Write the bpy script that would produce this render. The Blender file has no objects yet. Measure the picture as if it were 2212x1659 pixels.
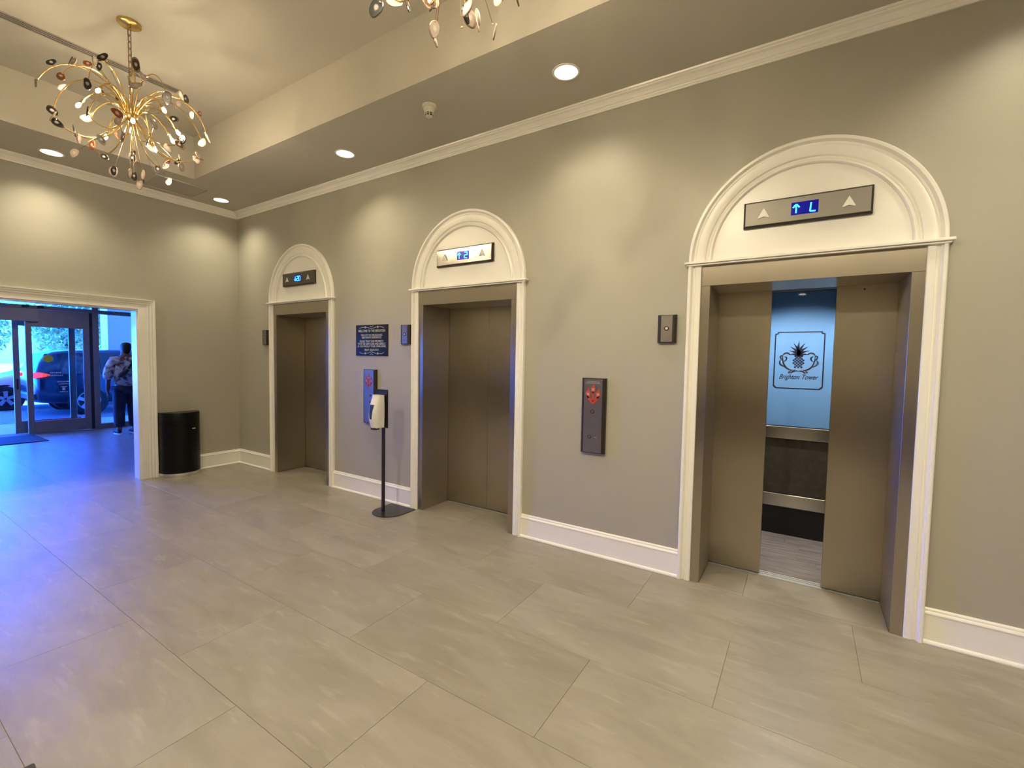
import bpy, bmesh, math, random
from mathutils import Vector, Matrix, Euler
PI = math.pi
S = bpy.context.scene
COL = S.collection

# ------------------------------------------------------------------ camera
IMG_W, F_PX = 2212.0, 981.7
cam_d = bpy.data.cameras.new('camera')
cam_d.sensor_fit = 'HORIZONTAL'; cam_d.sensor_width = 36.0
cam_d.lens = F_PX / IMG_W * 36.0
cam_d.clip_start = 0.02; cam_d.clip_end = 400
cam = bpy.data.objects.new('camera', cam_d); COL.objects.link(cam)
yaw, pitch, roll = 0.5701, -0.0519, 0.0181
fw = Vector((-math.sin(yaw)*math.cos(pitch), math.cos(yaw)*math.cos(pitch), math.sin(pitch)))
rt = fw.cross(Vector((0, 0, 1))).normalized(); up = rt.cross(fw)
cr, sr = math.cos(roll), math.sin(roll)
r2 = rt*cr + up*sr; u2 = up*cr - rt*sr
mw = Matrix((r2, u2, -fw)).transposed().to_4x4()
mw.translation = Vector((6.9923, -3.4631, 1.5854))
cam.matrix_world = mw
S.camera = cam

# ------------------------------------------------------------------ world, sun, exposure
SKY_STRENGTH = 3.7
SPOT_W = 40.0      # wide wash of a soffit downlight
BEAM_W = 26.0      # its narrow downward beam
FILL_W = 158.0    # wide flood lamps added unseen behind the camera to brighten the lift wall
BULB_STRENGTH = 520.0
S.view_settings.view_transform = 'Standard'; S.view_settings.look = 'None'
S.view_settings.exposure = 0.25; S.view_settings.gamma = 1.0
S.view_settings.use_curve_mapping = False
S.cycles.use_denoising = True
S.cycles.max_bounces = 6; S.cycles.diffuse_bounces = 4; S.cycles.glossy_bounces = 3
S.cycles.use_adaptive_sampling = True; S.cycles.adaptive_threshold = 0.25; S.cycles.adaptive_min_samples = 16
S.cycles.transparent_max_bounces = 10
S.cycles.caustics_reflective = False; S.cycles.caustics_refractive = False
S.cycles.sample_clamp_indirect = 6.0
wd = bpy.data.worlds.new('sky'); S.world = wd; wd.use_nodes = True
wn = wd.node_tree.nodes; wl = wd.node_tree.links
bg = wn['Background']
sky = wn.new('ShaderNodeTexSky'); sky.sky_type = 'NISHITA'; sky.sun_disc = False
sky.sun_elevation = math.radians(48); sky.sun_rotation = math.radians(200); sky.air_density = 1.0; sky.dust_density = 0.6
tint = wn.new('ShaderNodeMix'); tint.data_type = 'RGBA'; tint.blend_type = 'MULTIPLY'
tint.inputs[0].default_value = 1.0; tint.inputs[7].default_value = (0.025, 0.32, 2.4, 1)   # camera balanced for lamp light: daylight reads blue
wl.new(sky.outputs[0], tint.inputs[6]); wl.new(tint.outputs[2], bg.inputs[0])
bg.inputs[1].default_value = SKY_STRENGTH
sun_d = bpy.data.lights.new('sun', 'SUN'); sun_d.energy = 24.0; sun_d.angle = 0.01; sun_d.color = (0.48, 0.70, 1.0)
sun = bpy.data.objects.new('sun', sun_d); COL.objects.link(sun)
sun.rotation_euler = Euler((math.radians(38), 0, math.radians(-60)))

# ------------------------------------------------------------------ materials
MATS = {}
def mat(name, col, rough=0.5, metal=0.0, var=0.06, scale=6.0, bump=0.0, bscale=60.0, spec=0.5, emit=None, estr=0.0, coat=0.0):
    m = bpy.data.materials.new(name); m.use_nodes = True
    n, l = m.node_tree.nodes, m.node_tree.links
    b = n['Principled BSDF']
    b.inputs['Roughness'].default_value = rough; b.inputs['Metallic'].default_value = metal
    b.inputs['Specular IOR Level'].default_value = spec
    if coat: b.inputs['Coat Weight'].default_value = coat; b.inputs['Coat Roughness'].default_value = 0.08
    tc = n.new('ShaderNodeTexCoord'); nz = n.new('ShaderNodeTexNoise'); nz.inputs['Scale'].default_value = scale
    nz.inputs['Detail'].default_value = 2
    l.new(tc.outputs['Object'], nz.inputs['Vector'])
    rp = n.new('ShaderNodeValToRGB')
    c = Vector(col)
    rp.color_ramp.elements[0].position = 0.3; rp.color_ramp.elements[1].position = 0.7
    rp.color_ramp.elements[0].color = (*(c*(1-var)), 1); rp.color_ramp.elements[1].color = (*(c*(1+var)), 1)
    l.new(nz.outputs['Fac'], rp.inputs[0]); l.new(rp.outputs[0], b.inputs['Base Color'])
    if bump:
        n2 = n.new('ShaderNodeTexNoise'); n2.inputs['Scale'].default_value = bscale; n2.inputs['Detail'].default_value = 3
        l.new(tc.outputs['Object'], n2.inputs['Vector'])
        bp = n.new('ShaderNodeBump'); bp.inputs['Strength'].default_value = bump; bp.inputs['Distance'].default_value = 0.002
        l.new(n2.outputs['Fac'], bp.inputs['Height']); l.new(bp.outputs[0], b.inputs['Normal'])
    if emit:
        b.inputs['Emission Color'].default_value = (*emit, 1); b.inputs['Emission Strength'].default_value = estr
    MATS[name] = m
    return m

M_wall = mat('greige_wall_paint', (0.415, 0.392, 0.33), 0.42, var=0.015, scale=1.2)
M_ceil = mat('ceiling_paint', (0.54, 0.505, 0.44), 0.75, var=0.012, scale=1.0)
M_trim = mat('white_trim_gloss', (0.90, 0.875, 0.825), 0.28, var=0.01, scale=3)
M_black = mat('black_satin_metal', (0.018, 0.016, 0.016), 0.32, var=0.15)
M_blackgloss = mat('black_gloss_metal', (0.004, 0.004, 0.005), 0.3, var=0.1, spec=0.22)
M_darkplate = mat('dark_bronze_housing', (0.022, 0.014, 0.012), 0.4, var=0.1)
M_chrome = mat('chrome', (0.75, 0.74, 0.72), 0.14, 1.0, var=0.02)
M_alu = mat('brushed_aluminium_sill', (0.70, 0.70, 0.69), 0.4, 0.5, var=0.06, scale=30)
M_brass = mat('polished_brass', (0.80, 0.56, 0.20), 0.2, 1.0, var=0.05)
M_brassdark = mat('aged_brass_wire', (0.30, 0.23, 0.13), 0.35, 1.0, var=0.08)
M_white = mat('white_plastic', (0.82, 0.80, 0.77), 0.3, var=0.01)
M_cream = mat('ivory_plastic', (0.70, 0.66, 0.56), 0.45, var=0.02)
M_grey = mat('grey_storefront_aluminium', (0.34, 0.29, 0.25), 0.45, 0.35, var=0.04)
M_greydark = mat('dark_gasket', (0.03, 0.028, 0.028), 0.5)
M_grout = mat('grout', (0.245, 0.216, 0.173), 0.85, var=0.1, scale=20)
M_mat = mat('blue_black_floor_mat', (0.035, 0.045, 0.075), 0.95, var=0.25, scale=60, bump=0.8, bscale=300)
M_matgrey = mat('charcoal_floor_mat', (0.06, 0.06, 0.055), 0.9, var=0.2, scale=60, bump=0.6, bscale=250)
M_red = mat('red_print', (0.50, 0.05, 0.03), 0.5)
M_greyprint = mat('grey_print', (0.35, 0.34, 0.33), 0.5)
M_navy = mat('navy_print', (0.010, 0.012, 0.035), 0.4)
M_signblack = mat('black_acrylic_sign', (0.008, 0.008, 0.010), 0.22, var=0.05)
M_signtext = mat('sign_lettering', (0.60, 0.60, 0.58), 0.5, var=0.02)
M_bulb = mat('lit_bulb_glass', (1, 0.95, 0.85), 0.4, emit=(1.0, 0.82, 0.53), estr=BULB_STRENGTH)
M_lens = mat('lit_downlight_lens', (1, 0.97, 0.9), 0.4, emit=(1.0, 0.90, 0.70), estr=3.2)
M_led = mat('blue_led_segments', (0.02, 0.2, 1.0), 0.4, emit=(0.02, 0.30, 1.0), estr=5.0)
M_ledbg = mat('blue_led_window', (0.0, 0.0, 0.06), 0.15, emit=(0.0, 0.0, 0.55), estr=0.35)
M_arrow = mat('translucent_arrow_lens', (0.80, 0.77, 0.70), 0.35, var=0.02)
M_glasspanel = mat('back_painted_blue_glass', (0.17, 0.36, 0.68), 0.06, var=0.01, coat=0.4)
M_cabdark = mat('dark_bronze_laminate', (0.10, 0.085, 0.07), 0.4, 0.6, var=0.15, scale=25)
M_toe = mat('black_kickplate', (0.004, 0.004, 0.005), 0.5)
M_cabceil = mat('cab_ceiling', (0.30, 0.45, 0.66), 0.4, var=0.02)
M_lampcool = mat('lit_cab_lamp', (1, 1, 1), 0.4, emit=(1.0, 0.95, 0.85), estr=14.0)
M_asphalt = mat('asphalt_drive', (0.20, 0.21, 0.22), 0.9, var=0.15, scale=4)
M_conc = mat('pale_concrete', (0.55, 0.55, 0.53), 0.85, var=0.06, scale=5)
M_colwhite = mat('white_stucco', (0.80, 0.80, 0.78), 0.8, var=0.02)
M_suv = mat('dark_blue_car_paint', (0.014, 0.024, 0.05), 0.22, 0.2, var=0.03, coat=0.8)
M_sedan = mat('silver_car_paint', (0.45, 0.46, 0.48), 0.3, 0.4, var=0.03, coat=0.6)
M_carglass = mat('tinted_car_glass', (0.012, 0.014, 0.018), 0.06, var=0.02)
M_tire = mat('tyre_rubber', (0.012, 0.012, 0.013), 0.8)
M_rim = mat('alloy_rim', (0.6, 0.6, 0.62), 0.3, 0.9)
M_tail = mat('lit_tail_lamp', (0.5, 0.01, 0.01), 0.2, emit=(1.0, 0.06, 0.03), estr=1.6)
M_bark = mat('bark', (0.12, 0.09, 0.07), 0.9, var=0.2)
M_leaf = mat('leaf_green', (0.10, 0.20, 0.06), 0.6, var=0.35, scale=3)
M_leaf2 = mat('pale_leaf_green', (0.20, 0.32, 0.11), 0.6, var=0.3, scale=3)
M_skin = mat('skin', (0.16, 0.08, 0.05), 0.5, var=0.04)
M_hair = mat('black_hair', (0.010, 0.008, 0.008), 0.6, var=0.2, scale=40)
M_jean = mat('dark_denim', (0.018, 0.026, 0.055), 0.85, var=0.3, scale=14)
M_bag = mat('dark_bag_nylon', (0.022, 0.019, 0.018), 0.7, var=0.2)
M_sole = mat('pale_sole', (0.7, 0.68, 0.66), 0.6)
M_shoe = mat('dark_shoe', (0.03, 0.03, 0.035), 0.7)
M_yellow = mat('yellow_decal', (0.75, 0.66, 0.04), 0.5)
M_decal = mat('white_vinyl_decal', (0.8, 0.8, 0.8), 0.5)
M_redvinyl = mat('red_vinyl_decal', (0.8, 0.06, 0.05), 0.5)

for m_ in (M_lens, M_led, M_ledbg, M_lampcool, M_tail): m_.cycles.emission_sampling = 'NONE'     # faint emitters: found by bounce rays, not sampled as lamps

def nodes_of(m): return m.node_tree.nodes, m.node_tree.links, m.node_tree.nodes['Principled BSDF']

def steel(name, col, rough, aniso):
    m = mat(name, col, rough, 1.0, var=0.03, scale=2)
    n, l, b = nodes_of(m)
    b.inputs['Anisotropic'].default_value = aniso
    g = n.new('ShaderNodeNewGeometry'); cz = n.new('ShaderNodeCombineXYZ'); cz.inputs[0].default_value = 0.12; cz.inputs[1].default_value = 0.03; cz.inputs[2].default_value = 1
    cx = n.new('ShaderNodeVectorMath'); cx.operation = 'CROSS_PRODUCT'
    l.new(g.outputs['Normal'], cx.inputs[0]); l.new(cz.outputs[0], cx.inputs[1])
    nm = n.new('ShaderNodeVectorMath'); nm.operation = 'NORMALIZE'; l.new(cx.outputs[0], nm.inputs[0])
    l.new(nm.outputs[0], b.inputs['Tangent'])
    # vertical brushing: fine grain stretched along z
    tc = n.new('ShaderNodeTexCoord'); mp = n.new('ShaderNodeMapping'); mp.inputs['Scale'].default_value = (260, 260, 1.5)
    nz = n.new('ShaderNodeTexNoise'); nz.inputs['Scale'].default_value = 1.0; nz.inputs['Detail'].default_value = 2
    l.new(tc.outputs['Object'], mp.inputs[0]); l.new(mp.outputs[0], nz.inputs['Vector'])
    mr = n.new('ShaderNodeMapRange'); mr.inputs[3].default_value = rough*0.85; mr.inputs[4].default_value = rough*1.15
    l.new(nz.outputs['Fac'], mr.inputs[0]); l.new(mr.outputs[0], b.inputs['Roughness'])
    return m
M_steel = steel('brushed_stainless_steel', (0.51, 0.457, 0.375), 0.32, 0.8)
M_steelpol = steel('satin_stainless_plate', (0.36, 0.335, 0.31), 0.38, 0.4)
M_indplate = steel('dark_satin_indicator_plate', (0.17, 0.157, 0.14), 0.42, 0.3)
M_indreflect = steel('indicator_plate_reflection_tint', (0.46, 0.44, 0.41), 0.24, 0.4)  # same plate, base colour lightened to stand in for bright reflections
M_steelband = steel('bright_stainless_band', (0.62, 0.60, 0.57), 0.24, 0.6)

# floor tile: mottled concrete look porcelain, each tile with its own part of the pattern
def tile_material():
    m = mat('concrete_look_porcelain', (0.5, 0.45, 0.38), 0.36, spec=0.85)
    n, l, b = nodes_of(m)
    oi = n.new('ShaderNodeObjectInfo'); tc = n.new('ShaderNodeTexCoord')
    mu = n.new('ShaderNodeMath'); mu.operation = 'MULTIPLY'; mu.inputs[1].default_value = 53.0
    l.new(oi.outputs['Random'], mu.inputs[0])
    cb = n.new('ShaderNodeCombineXYZ'); l.new(mu.outputs[0], cb.inputs[0]); l.new(mu.outputs[0], cb.inputs[2])
    ad = n.new('ShaderNodeVectorMath'); ad.operation = 'ADD'
    l.new(tc.outputs['Object'], ad.inputs[0]); l.new(cb.outputs[0], ad.inputs[1])
    mp = n.new('ShaderNodeMapping'); mp.inputs['Scale'].default_value = (1.5, 4.6, 1); mp.inputs['Rotation'].default_value = (0, 0, 0.10)
    l.new(ad.outputs[0], mp.inputs[0])
    n1 = n.new('ShaderNodeTexNoise'); n1.inputs['Scale'].default_value = 1.3; n1.inputs['Detail'].default_value = 5; n1.inputs['Roughness'].default_value = 0.62; n1.inputs['Distortion'].default_value = 0.6
    l.new(mp.outputs[0], n1.inputs['Vector'])
    rp = n.new('ShaderNodeValToRGB'); e = rp.color_ramp.elements
    e[0].position = 0.30; e[0].color = (0.260, 0.228, 0.182, 1)
    e[1].position = 0.72; e[1].color = (0.355, 0.322, 0.266, 1)
    k = e.new(0.5); k.color = (0.306, 0.272, 0.220, 1)
    l.new(n1.outputs['Fac'], rp.inputs[0])
    mp2 = n.new('ShaderNodeMapping'); mp2.inputs['Scale'].default_value = (2.6, 13, 1); mp2.inputs['Rotation'].default_value = (0, 0, -0.12)
    l.new(ad.outputs[0], mp2.inputs[0])
    n3 = n.new('ShaderNodeTexNoise'); n3.inputs['Scale'].default_value = 1.7; n3.inputs['Detail'].default_value = 3; n3.inputs['Distortion'].default_value = 0.3
    l.new(mp2.outputs[0], n3.inputs['Vector'])
    st = n.new('ShaderNodeMapRange'); st.inputs[1].default_value = 0.60; st.inputs[2].default_value = 0.74; st.inputs[3].default_value = 0.0; st.inputs[4].default_value = 0.38
    l.new(n3.outputs['Fac'], st.inputs[0])
    wm = n.new('ShaderNodeMix'); wm.data_type = 'RGBA'; wm.inputs[7].default_value = (0.47, 0.43, 0.365, 1)
    l.new(st.outputs[0], wm.inputs[0]); l.new(rp.outputs[0], wm.inputs[6])
    hv = n.new('ShaderNodeHueSaturation')
    mr = n.new('ShaderNodeMapRange'); mr.inputs[3].default_value = 0.95; mr.inputs[4].default_value = 1.05
    l.new(oi.outputs['Random'], mr.inputs[0]); l.new(mr.outputs[0], hv.inputs['Value'])
    l.new(wm.outputs[2], hv.inputs['Color']); l.new(hv.outputs[0], b.inputs['Base Color'])
    r2 = n.new('ShaderNodeMapRange'); r2.inputs[3].default_value = 0.30; r2.inputs[4].default_value = 0.42
    l.new(n1.outputs['Fac'], r2.inputs[0]); l.new(r2.outputs[0], b.inputs['Roughness'])
    return m
M_tile = tile_material()

def plank_material():
    m = mat('grey_oak_plank', (0.2, 0.18, 0.17), 0.45)
    n, l, b = nodes_of(m)
    oi = n.new('ShaderNodeObjectInfo'); tc = n.new('ShaderNodeTexCoord')
    mp = n.new('ShaderNodeMapping'); mp.inputs['Scale'].default_value = (2, 30, 1)
    l.new(tc.outputs['Object'], mp.inputs[0]); l.new(oi.outputs['Random'], mp.inputs['Location'])
    n1 = n.new('ShaderNodeTexNoise'); n1.inputs['Scale'].default_value = 2; n1.inputs['Detail'].default_value = 5
    l.new(mp.outputs[0], n1.inputs['Vector'])
    rp = n.new('ShaderNodeValToRGB'); e = rp.color_ramp.elements
    e[0].position = 0.3; e[0].color = (0.17, 0.14, 0.13, 1); e[1].position = 0.7; e[1].color = (0.36, 0.32, 0.30, 1)
    l.new(n1.outputs['Fac'], rp.inputs[0]); l.new(rp.outputs[0], b.inputs['Base Color'])
    return m
M_plank = plank_material()

def agate(name, rim, mid, core):
    m = mat(name, mid, 0.16, coat=0.3)
    n, l, b = nodes_of(m)
    tc = n.new('ShaderNodeTexCoord'); mp = n.new('ShaderNodeMapping'); mp.inputs['Scale'].default_value = (1/0.030, 0.0, 1/0.046)
    l.new(tc.outputs['Object'], mp.inputs[0])
    nz = n.new('ShaderNodeTexNoise'); nz.inputs['Scale'].default_value = 1.5
    l.new(mp.outputs[0], nz.inputs['Vector'])
    ln = n.new('ShaderNodeVectorMath'); ln.operation = 'LENGTH'; l.new(mp.outputs[0], ln.inputs[0])
    ad = n.new('ShaderNodeMath'); ad.operation = 'MULTIPLY_ADD'; ad.inputs[1].default_value = 0.45
    l.new(nz.outputs['Fac'], ad.inputs[0]); l.new(ln.outputs['Value'], ad.inputs[2])
    rp = n.new('ShaderNodeValToRGB'); e = rp.color_ramp.elements
    e[0].position = 0.42; e[0].color = (*core, 1); e[1].position = 1.15; e[1].color = (*rim, 1)
    k = e.new(0.58); k.color = (*mid, 1); k = e.new(0.95); k.color = (*mid, 1)
    l.new(ad.outputs[0], rp.inputs[0]); l.new(rp.outputs[0], b.inputs['Base Color'])
    return m
AG = [agate('black_agate', (0.05, 0.04, 0.035), (0.012, 0.010, 0.010), (0.35, 0.32, 0.30)),
      agate('white_agate', (0.30, 0.22, 0.18), (0.40, 0.33, 0.29), (0.50, 0.45, 0.41)),
      agate('rust_agate', (0.30, 0.12, 0.06), (0.24, 0.06, 0.025), (0.60, 0.38, 0.28)),
      agate('brown_agate', (0.22, 0.15, 0.10), (0.05, 0.03, 0.022), (0.5, 0.42, 0.36))]

def glass_material():
    m = bpy.data.materials.new('clear_glazing'); m.use_nodes = True
    n, l = m.node_tree.nodes, m.node_tree.links
    n.clear()
    o = n.new('ShaderNodeOutputMaterial'); t = n.new('ShaderNodeBsdfTransparent'); g = n.new('ShaderNodeBsdfGlossy')
    t.inputs[0].default_value = (0.86, 0.93, 0.95, 1); g.inputs['Roughness'].default_value = 0.02
    fr = n.new('ShaderNodeFresnel'); fr.inputs[0].default_value = 1.45
    mx = n.new('ShaderNodeMixShader')
    l.new(fr.outputs[0], mx.inputs[0]); l.new(t.outputs[0], mx.inputs[1]); l.new(g.outputs[0], mx.inputs[2]); l.new(mx.outputs[0], o.inputs[0])
    return m
M_glass = glass_material()

def camo():
    m = mat('grey_blue_camouflage_cotton', (0.4, 0.4, 0.4), 0.85)
    n, l, b = nodes_of(m)
    tc = n.new('ShaderNodeTexCoord')
    n1 = n.new('ShaderNodeTexNoise'); n1.inputs['Scale'].default_value = 7.5; n1.inputs['Detail'].default_value = 1.5; n1.inputs['Distortion'].default_value = 0.8
    l.new(tc.outputs['Object'], n1.inputs['Vector'])
    rp = n.new('ShaderNodeValToRGB'); rp.color_ramp.interpolation = 'CONSTANT'; e = rp.color_ramp.elements
    e[0].position = 0.0; e[0].color = (0.10, 0.08, 0.09, 1); e[1].position = 0.42; e[1].color = (0.26, 0.25, 0.28, 1)
    k = e.new(0.49); k.color = (0.55, 0.56, 0.60, 1); k = e.new(0.60); k.color = (0.75, 0.74, 0.74, 1)
    l.new(n1.outputs['Fac'], rp.inputs[0]); l.new(rp.outputs[0], b.inputs['Base Color'])
    return m
M_camo = camo()

# ------------------------------------------------------------------ helpers
def wloc(o):
    v = Vector((0, 0, 0))
    while o is not None:
        v += o.location; o = o.parent
    return v

def tag(o, label=None, cat=None, group=None, kind=None):
    if label: o['label'] = label
    if cat: o['category'] = cat
    if group: o['group'] = group
    if kind: o['kind'] = kind
    return o

def thing(name, loc, label=None, cat=None, group=None, rz=0.0, kind=None):
    o = bpy.data.objects.new(name, None); COL.objects.link(o)
    o.empty_display_size = 0.1
    o.location = loc; o.rotation_euler = (0, 0, rz)
    return tag(o, label, cat, group, kind)

class MB:
    def __init__(s): s.v = []; s.f = []
    def box(s, x0, x1, y0, y1, z0, z1):
        b = len(s.v)
        s.v += [(x0,y0,z0),(x1,y0,z0),(x1,y1,z0),(x0,y1,z0),(x0,y0,z1),(x1,y0,z1),(x1,y1,z1),(x0,y1,z1)]
        s.f += [(b,b+3,b+2,b+1),(b+4,b+5,b+6,b+7),(b,b+1,b+5,b+4),(b+1,b+2,b+6,b+5),(b+2,b+3,b+7,b+6),(b+3,b,b+4,b+7)]
        return s
    def quad(s, *p):
        b = len(s.v); s.v += [tuple(q) for q in p]; s.f.append(tuple(range(b, b+len(p)))); return s
    def prism(s, poly, fn, a, b):
        """poly: list of 2-D points; fn(p, t) -> 3-D point; extruded from a to b"""
        n = len(poly); k = len(s.v)
        s.v += [tuple(fn(p, a)) for p in poly] + [tuple(fn(p, b)) for p in poly]
        s.f.append(tuple(range(k, k+n))); s.f.append(tuple(range(k+2*n-1, k+n-1, -1)))
        for i in range(n):
            j = (i+1) % n
            s.f.append((k+i, k+n+i, k+n+j, k+j))
        return s
    def loft(s, rings, closed=True, caps=True):
        k = len(s.v); n = len(rings[0])
        for r in rings: s.v += [tuple(p) for p in r]
        for a in range(len(rings)-1):
            for i in range(n if closed else n-1):
                j = (i+1) % n
                s.f.append((k+a*n+i, k+a*n+j, k+(a+1)*n+j, k+(a+1)*n+i))
        if caps and closed:
            s.f.append(tuple(range(k+n-1, k-1, -1))); s.f.append(tuple(range(k+(len(rings)-1)*n, k+len(rings)*n)))
        return s
    def tube(s, pts, rad, n=6, caps=True):
        pts = [Vector(p) for p in pts]; rings = []
        rads = rad if isinstance(rad, (list, tuple)) else [rad]*len(pts)
        ref = Vector((0, 0, 1))
        t0 = (pts[1]-pts[0]).normalized()
        if abs(t0.dot(ref)) > 0.9: ref = Vector((1, 0, 0))
        u = t0.cross(ref).normalized()
        for i, p in enumerate(pts):
            t = (pts[min(i+1, len(pts)-1)] - pts[max(i-1, 0)]).normalized()
            u = (u - t*u.dot(t)).normalized(); w = t.cross(u)
            rings.append([p + (u*math.cos(2*PI*j/n) + w*math.sin(2*PI*j/n))*rads[i] for j in range(n)])
        return s.loft(rings, True, caps)
    def lathe(s, prof, n=24, c=(0, 0, 0), axis='z', caps=True):
        rings = []
        for r, h in prof:
            ring = []
            for j in range(n):
                a = 2*PI*j/n; x, y = r*math.cos(a), r*math.sin(a)
                p = {'z': (x, y, h), 'y': (x, h, y), 'x': (h, x, y)}[axis]
                ring.append((c[0]+p[0], c[1]+p[1], c[2]+p[2]))
            rings.append(ring)
        return s.loft(rings, True, caps)
    def build(s, name, m, parent=None, local=False, smooth=False, bevel=0.0, seg=2, subsurf=0, kind=None):
        me = bpy.data.meshes.new(name)
        off = Vector((0, 0, 0)) if (local or parent is None) else wloc(parent)
        me.from_pydata([tuple(Vector(v)-off) for v in s.v], [], s.f)
        bm = bmesh.new(); bm.from_mesh(me)
        bmesh.ops.recalc_face_normals(bm, faces=bm.faces)
        bm.to_mesh(me); bm.free()
        me.materials.append(m)
        o = bpy.data.objects.new(name, me); COL.objects.link(o)
        if parent is not None: o.parent = parent
        if smooth:
            for p in me.polygons: p.use_smooth = True
        if bevel:
            md = o.modifiers.new('bevel', 'BEVEL'); md.width = bevel; md.segments = seg; md.limit_method = 'ANGLE'; md.angle_limit = 0.6
        if subsurf:
            md = o.modifiers.new('sub', 'SUBSURF'); md.levels = subsurf; md.render_levels = subsurf
        if smooth and not subsurf:
            try:
                for e in me.edges: pass
                me.set_sharp_from_angle(angle=math.radians(40))
            except Exception: pass
        if kind: o['kind'] = kind
        return o

def copy_tree(o, parent=None):
    c = o.copy(); COL.objects.link(c); c.parent = parent
    if parent is not None: c.matrix_parent_inverse = o.matrix_parent_inverse
    for ch in o.children: copy_tree(ch, c)
    return c

def inst(o, parent, loc, rot=(0, 0, 0), scale=(1, 1, 1)):
    c = o.copy(); COL.objects.link(c); c.parent = parent
    c.location = loc; c.rotation_euler = rot; c.scale = scale
    return c

def text(name, body, size, loc, m, parent, rot=(PI/2, 0, 0), align='CENTER', shear=0.0, extrude=0.0004, sx=1.0, space=1.0, weight=0.0):
    cu = bpy.data.curves.new(name, 'FONT'); cu.body = body; cu.size = size
    cu.align_x = align; cu.align_y = 'CENTER'; cu.extrude = extrude; cu.shear = shear; cu.space_character = space
    cu.resolution_u = 3; cu.offset = weight
    cu.materials.append(m)
    o = bpy.data.objects.new(name, cu); COL.objects.link(o)
    me = bpy.data.meshes.new_from_object(o); bpy.data.objects.remove(o)
    o = bpy.data.objects.new(name, me); COL.objects.link(o)
    o.parent = parent; o.location = Vector(loc) - wloc(parent); o.rotation_euler = rot; o.scale = (sx, 1, 1)
    return o

def bez(p0, p1, p2, p3, n=14):
    out = []
    for i in range(n+1):
        t = i/n; a = (1-t)**3; b = 3*t*(1-t)**2; c = 3*t*t*(1-t); d = t**3
        out.append(tuple(a*p0[k]+b*p1[k]+c*p2[k]+d*p3[k] for k in range(len(p0))))
    return out

# ------------------------------------------------------------------ dimensions (metres), origin = room corner at floor
XE = [1.539, 4.220, 6.952]           # elevator centres along the lift wall (y = 0)
HO, HF, HC = 0.537, 0.597, 0.684     # half widths: opening, steel frame, casing
ZO, ZL, ZT = 2.134, 2.290, 3.005     # opening, ledge, arch top
ZC, ZTR = 3.625, 4.10                # soffit and tray ceiling
YB, XR = -4.07, 11.0                 # opposite wall, far end
DY0, DY1, DZ = -1.203, -2.867, 2.134  # doorway in the left wall
VX = -5.5                            # storefront plane
TX0, TX1, TY0, TY1 = 0.93, 7.40, -0.935, -3.135

# ------------------------------------------------------------------ room shell
def struct(o): o['kind'] = 'structure'; return o

w = MB()
xs = [0.0]
for x in XE: xs += [x-HF, x+HF]
xs.append(XR)
for i in range(len(xs)-1):
    if i % 2 == 0: w.quad((xs[i],0,-0.05),(xs[i+1],0,-0.05),(xs[i+1],0,ZC+0.1),(xs[i],0,ZC+0.1))
    else: w.quad((xs[i],0,ZL-0.03),(xs[i+1],0,ZL-0.03),(xs[i+1],0,ZC+0.1),(xs[i],0,ZC+0.1))
struct(w.build('wall_right', M_wall))
# lift shaft behind the wall
w = MB()
a, b, c, dd, e, f = -0.2, XR, 0.001, 2.4, -0.06, 4.4
w.quad((a,dd,e),(b,dd,e),(b,dd,f),(a,dd,f)); w.quad((a,c,e),(a,dd,e),(a,dd,f),(a,c,f)); w.quad((b,c,e),(b,dd,e),(b,dd,f),(b,c,f))
w.quad((a,c,f),(b,c,f),(b,dd,f),(a,dd,f)); w.quad((a,c,e),(b,c,e),(b,dd,e),(a,dd,e))
struct(w.build('wall_shaft', M_toe))
w = MB()
w.box(-0.15, 0, DY0, 0.02, -0.05, ZC+0.1); w.box(-0.15, 0, YB-0.05, DY1, -0.05, ZC+0.1); w.box(-0.15, 0, DY1, DY0, DZ, ZC+0.1)
struct(w.build('wall_left', M_wall))
w = MB(); w.box(-0.15, XR+0.1, YB-0.1, YB, -0.05, ZC+0.1)
struct(w.build('wall_front', mat('taupe_wall_paint', (0.47, 0.435, 0.36), 0.5, var=0.015, scale=1.2)))
w = MB(); w.box(XR, XR+0.1, YB, 0.02, -0.05, ZC+0.1)
struct(w.build('wall_back', M_wall))
# ceiling: soffit ring with a tray
w = MB()
X0, X1, Y0, Y1 = -0.15, XR+0.1, YB-0.1, 0.02
w.quad((X0,TY0,ZC),(X1,TY0,ZC),(X1,Y1,ZC),(X0,Y1,ZC)); w.quad((X0,Y0,ZC),(X1,Y0,ZC),(X1,TY1,ZC),(X0,TY1,ZC))
w.quad((X0,TY1,ZC),(TX0,TY1,ZC),(TX0,TY0,ZC),(X0,TY0,ZC)); w.quad((TX1,TY1,ZC),(X1,TY1,ZC),(X1,TY0,ZC),(TX1,TY0,ZC))
w.quad((TX0,TY0,ZC),(TX1,TY0,ZC),(TX1,TY0,ZTR),(TX0,TY0,ZTR)); w.quad((TX0,TY1,ZC),(TX1,TY1,ZC),(TX1,TY1,ZTR),(TX0,TY1,ZTR))
w.quad((TX0,TY1,ZC),(TX0,TY0,ZC),(TX0,TY0,ZTR),(TX0,TY1,ZTR)); w.quad((TX1,TY1,ZC),(TX1,TY0,ZC),(TX1,TY0,ZTR),(TX1,TY1,ZTR))
w.quad((TX0,TY1,ZTR),(TX1,TY1,ZTR),(TX1,TY0,ZTR),(TX0,TY0,ZTR))
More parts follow.
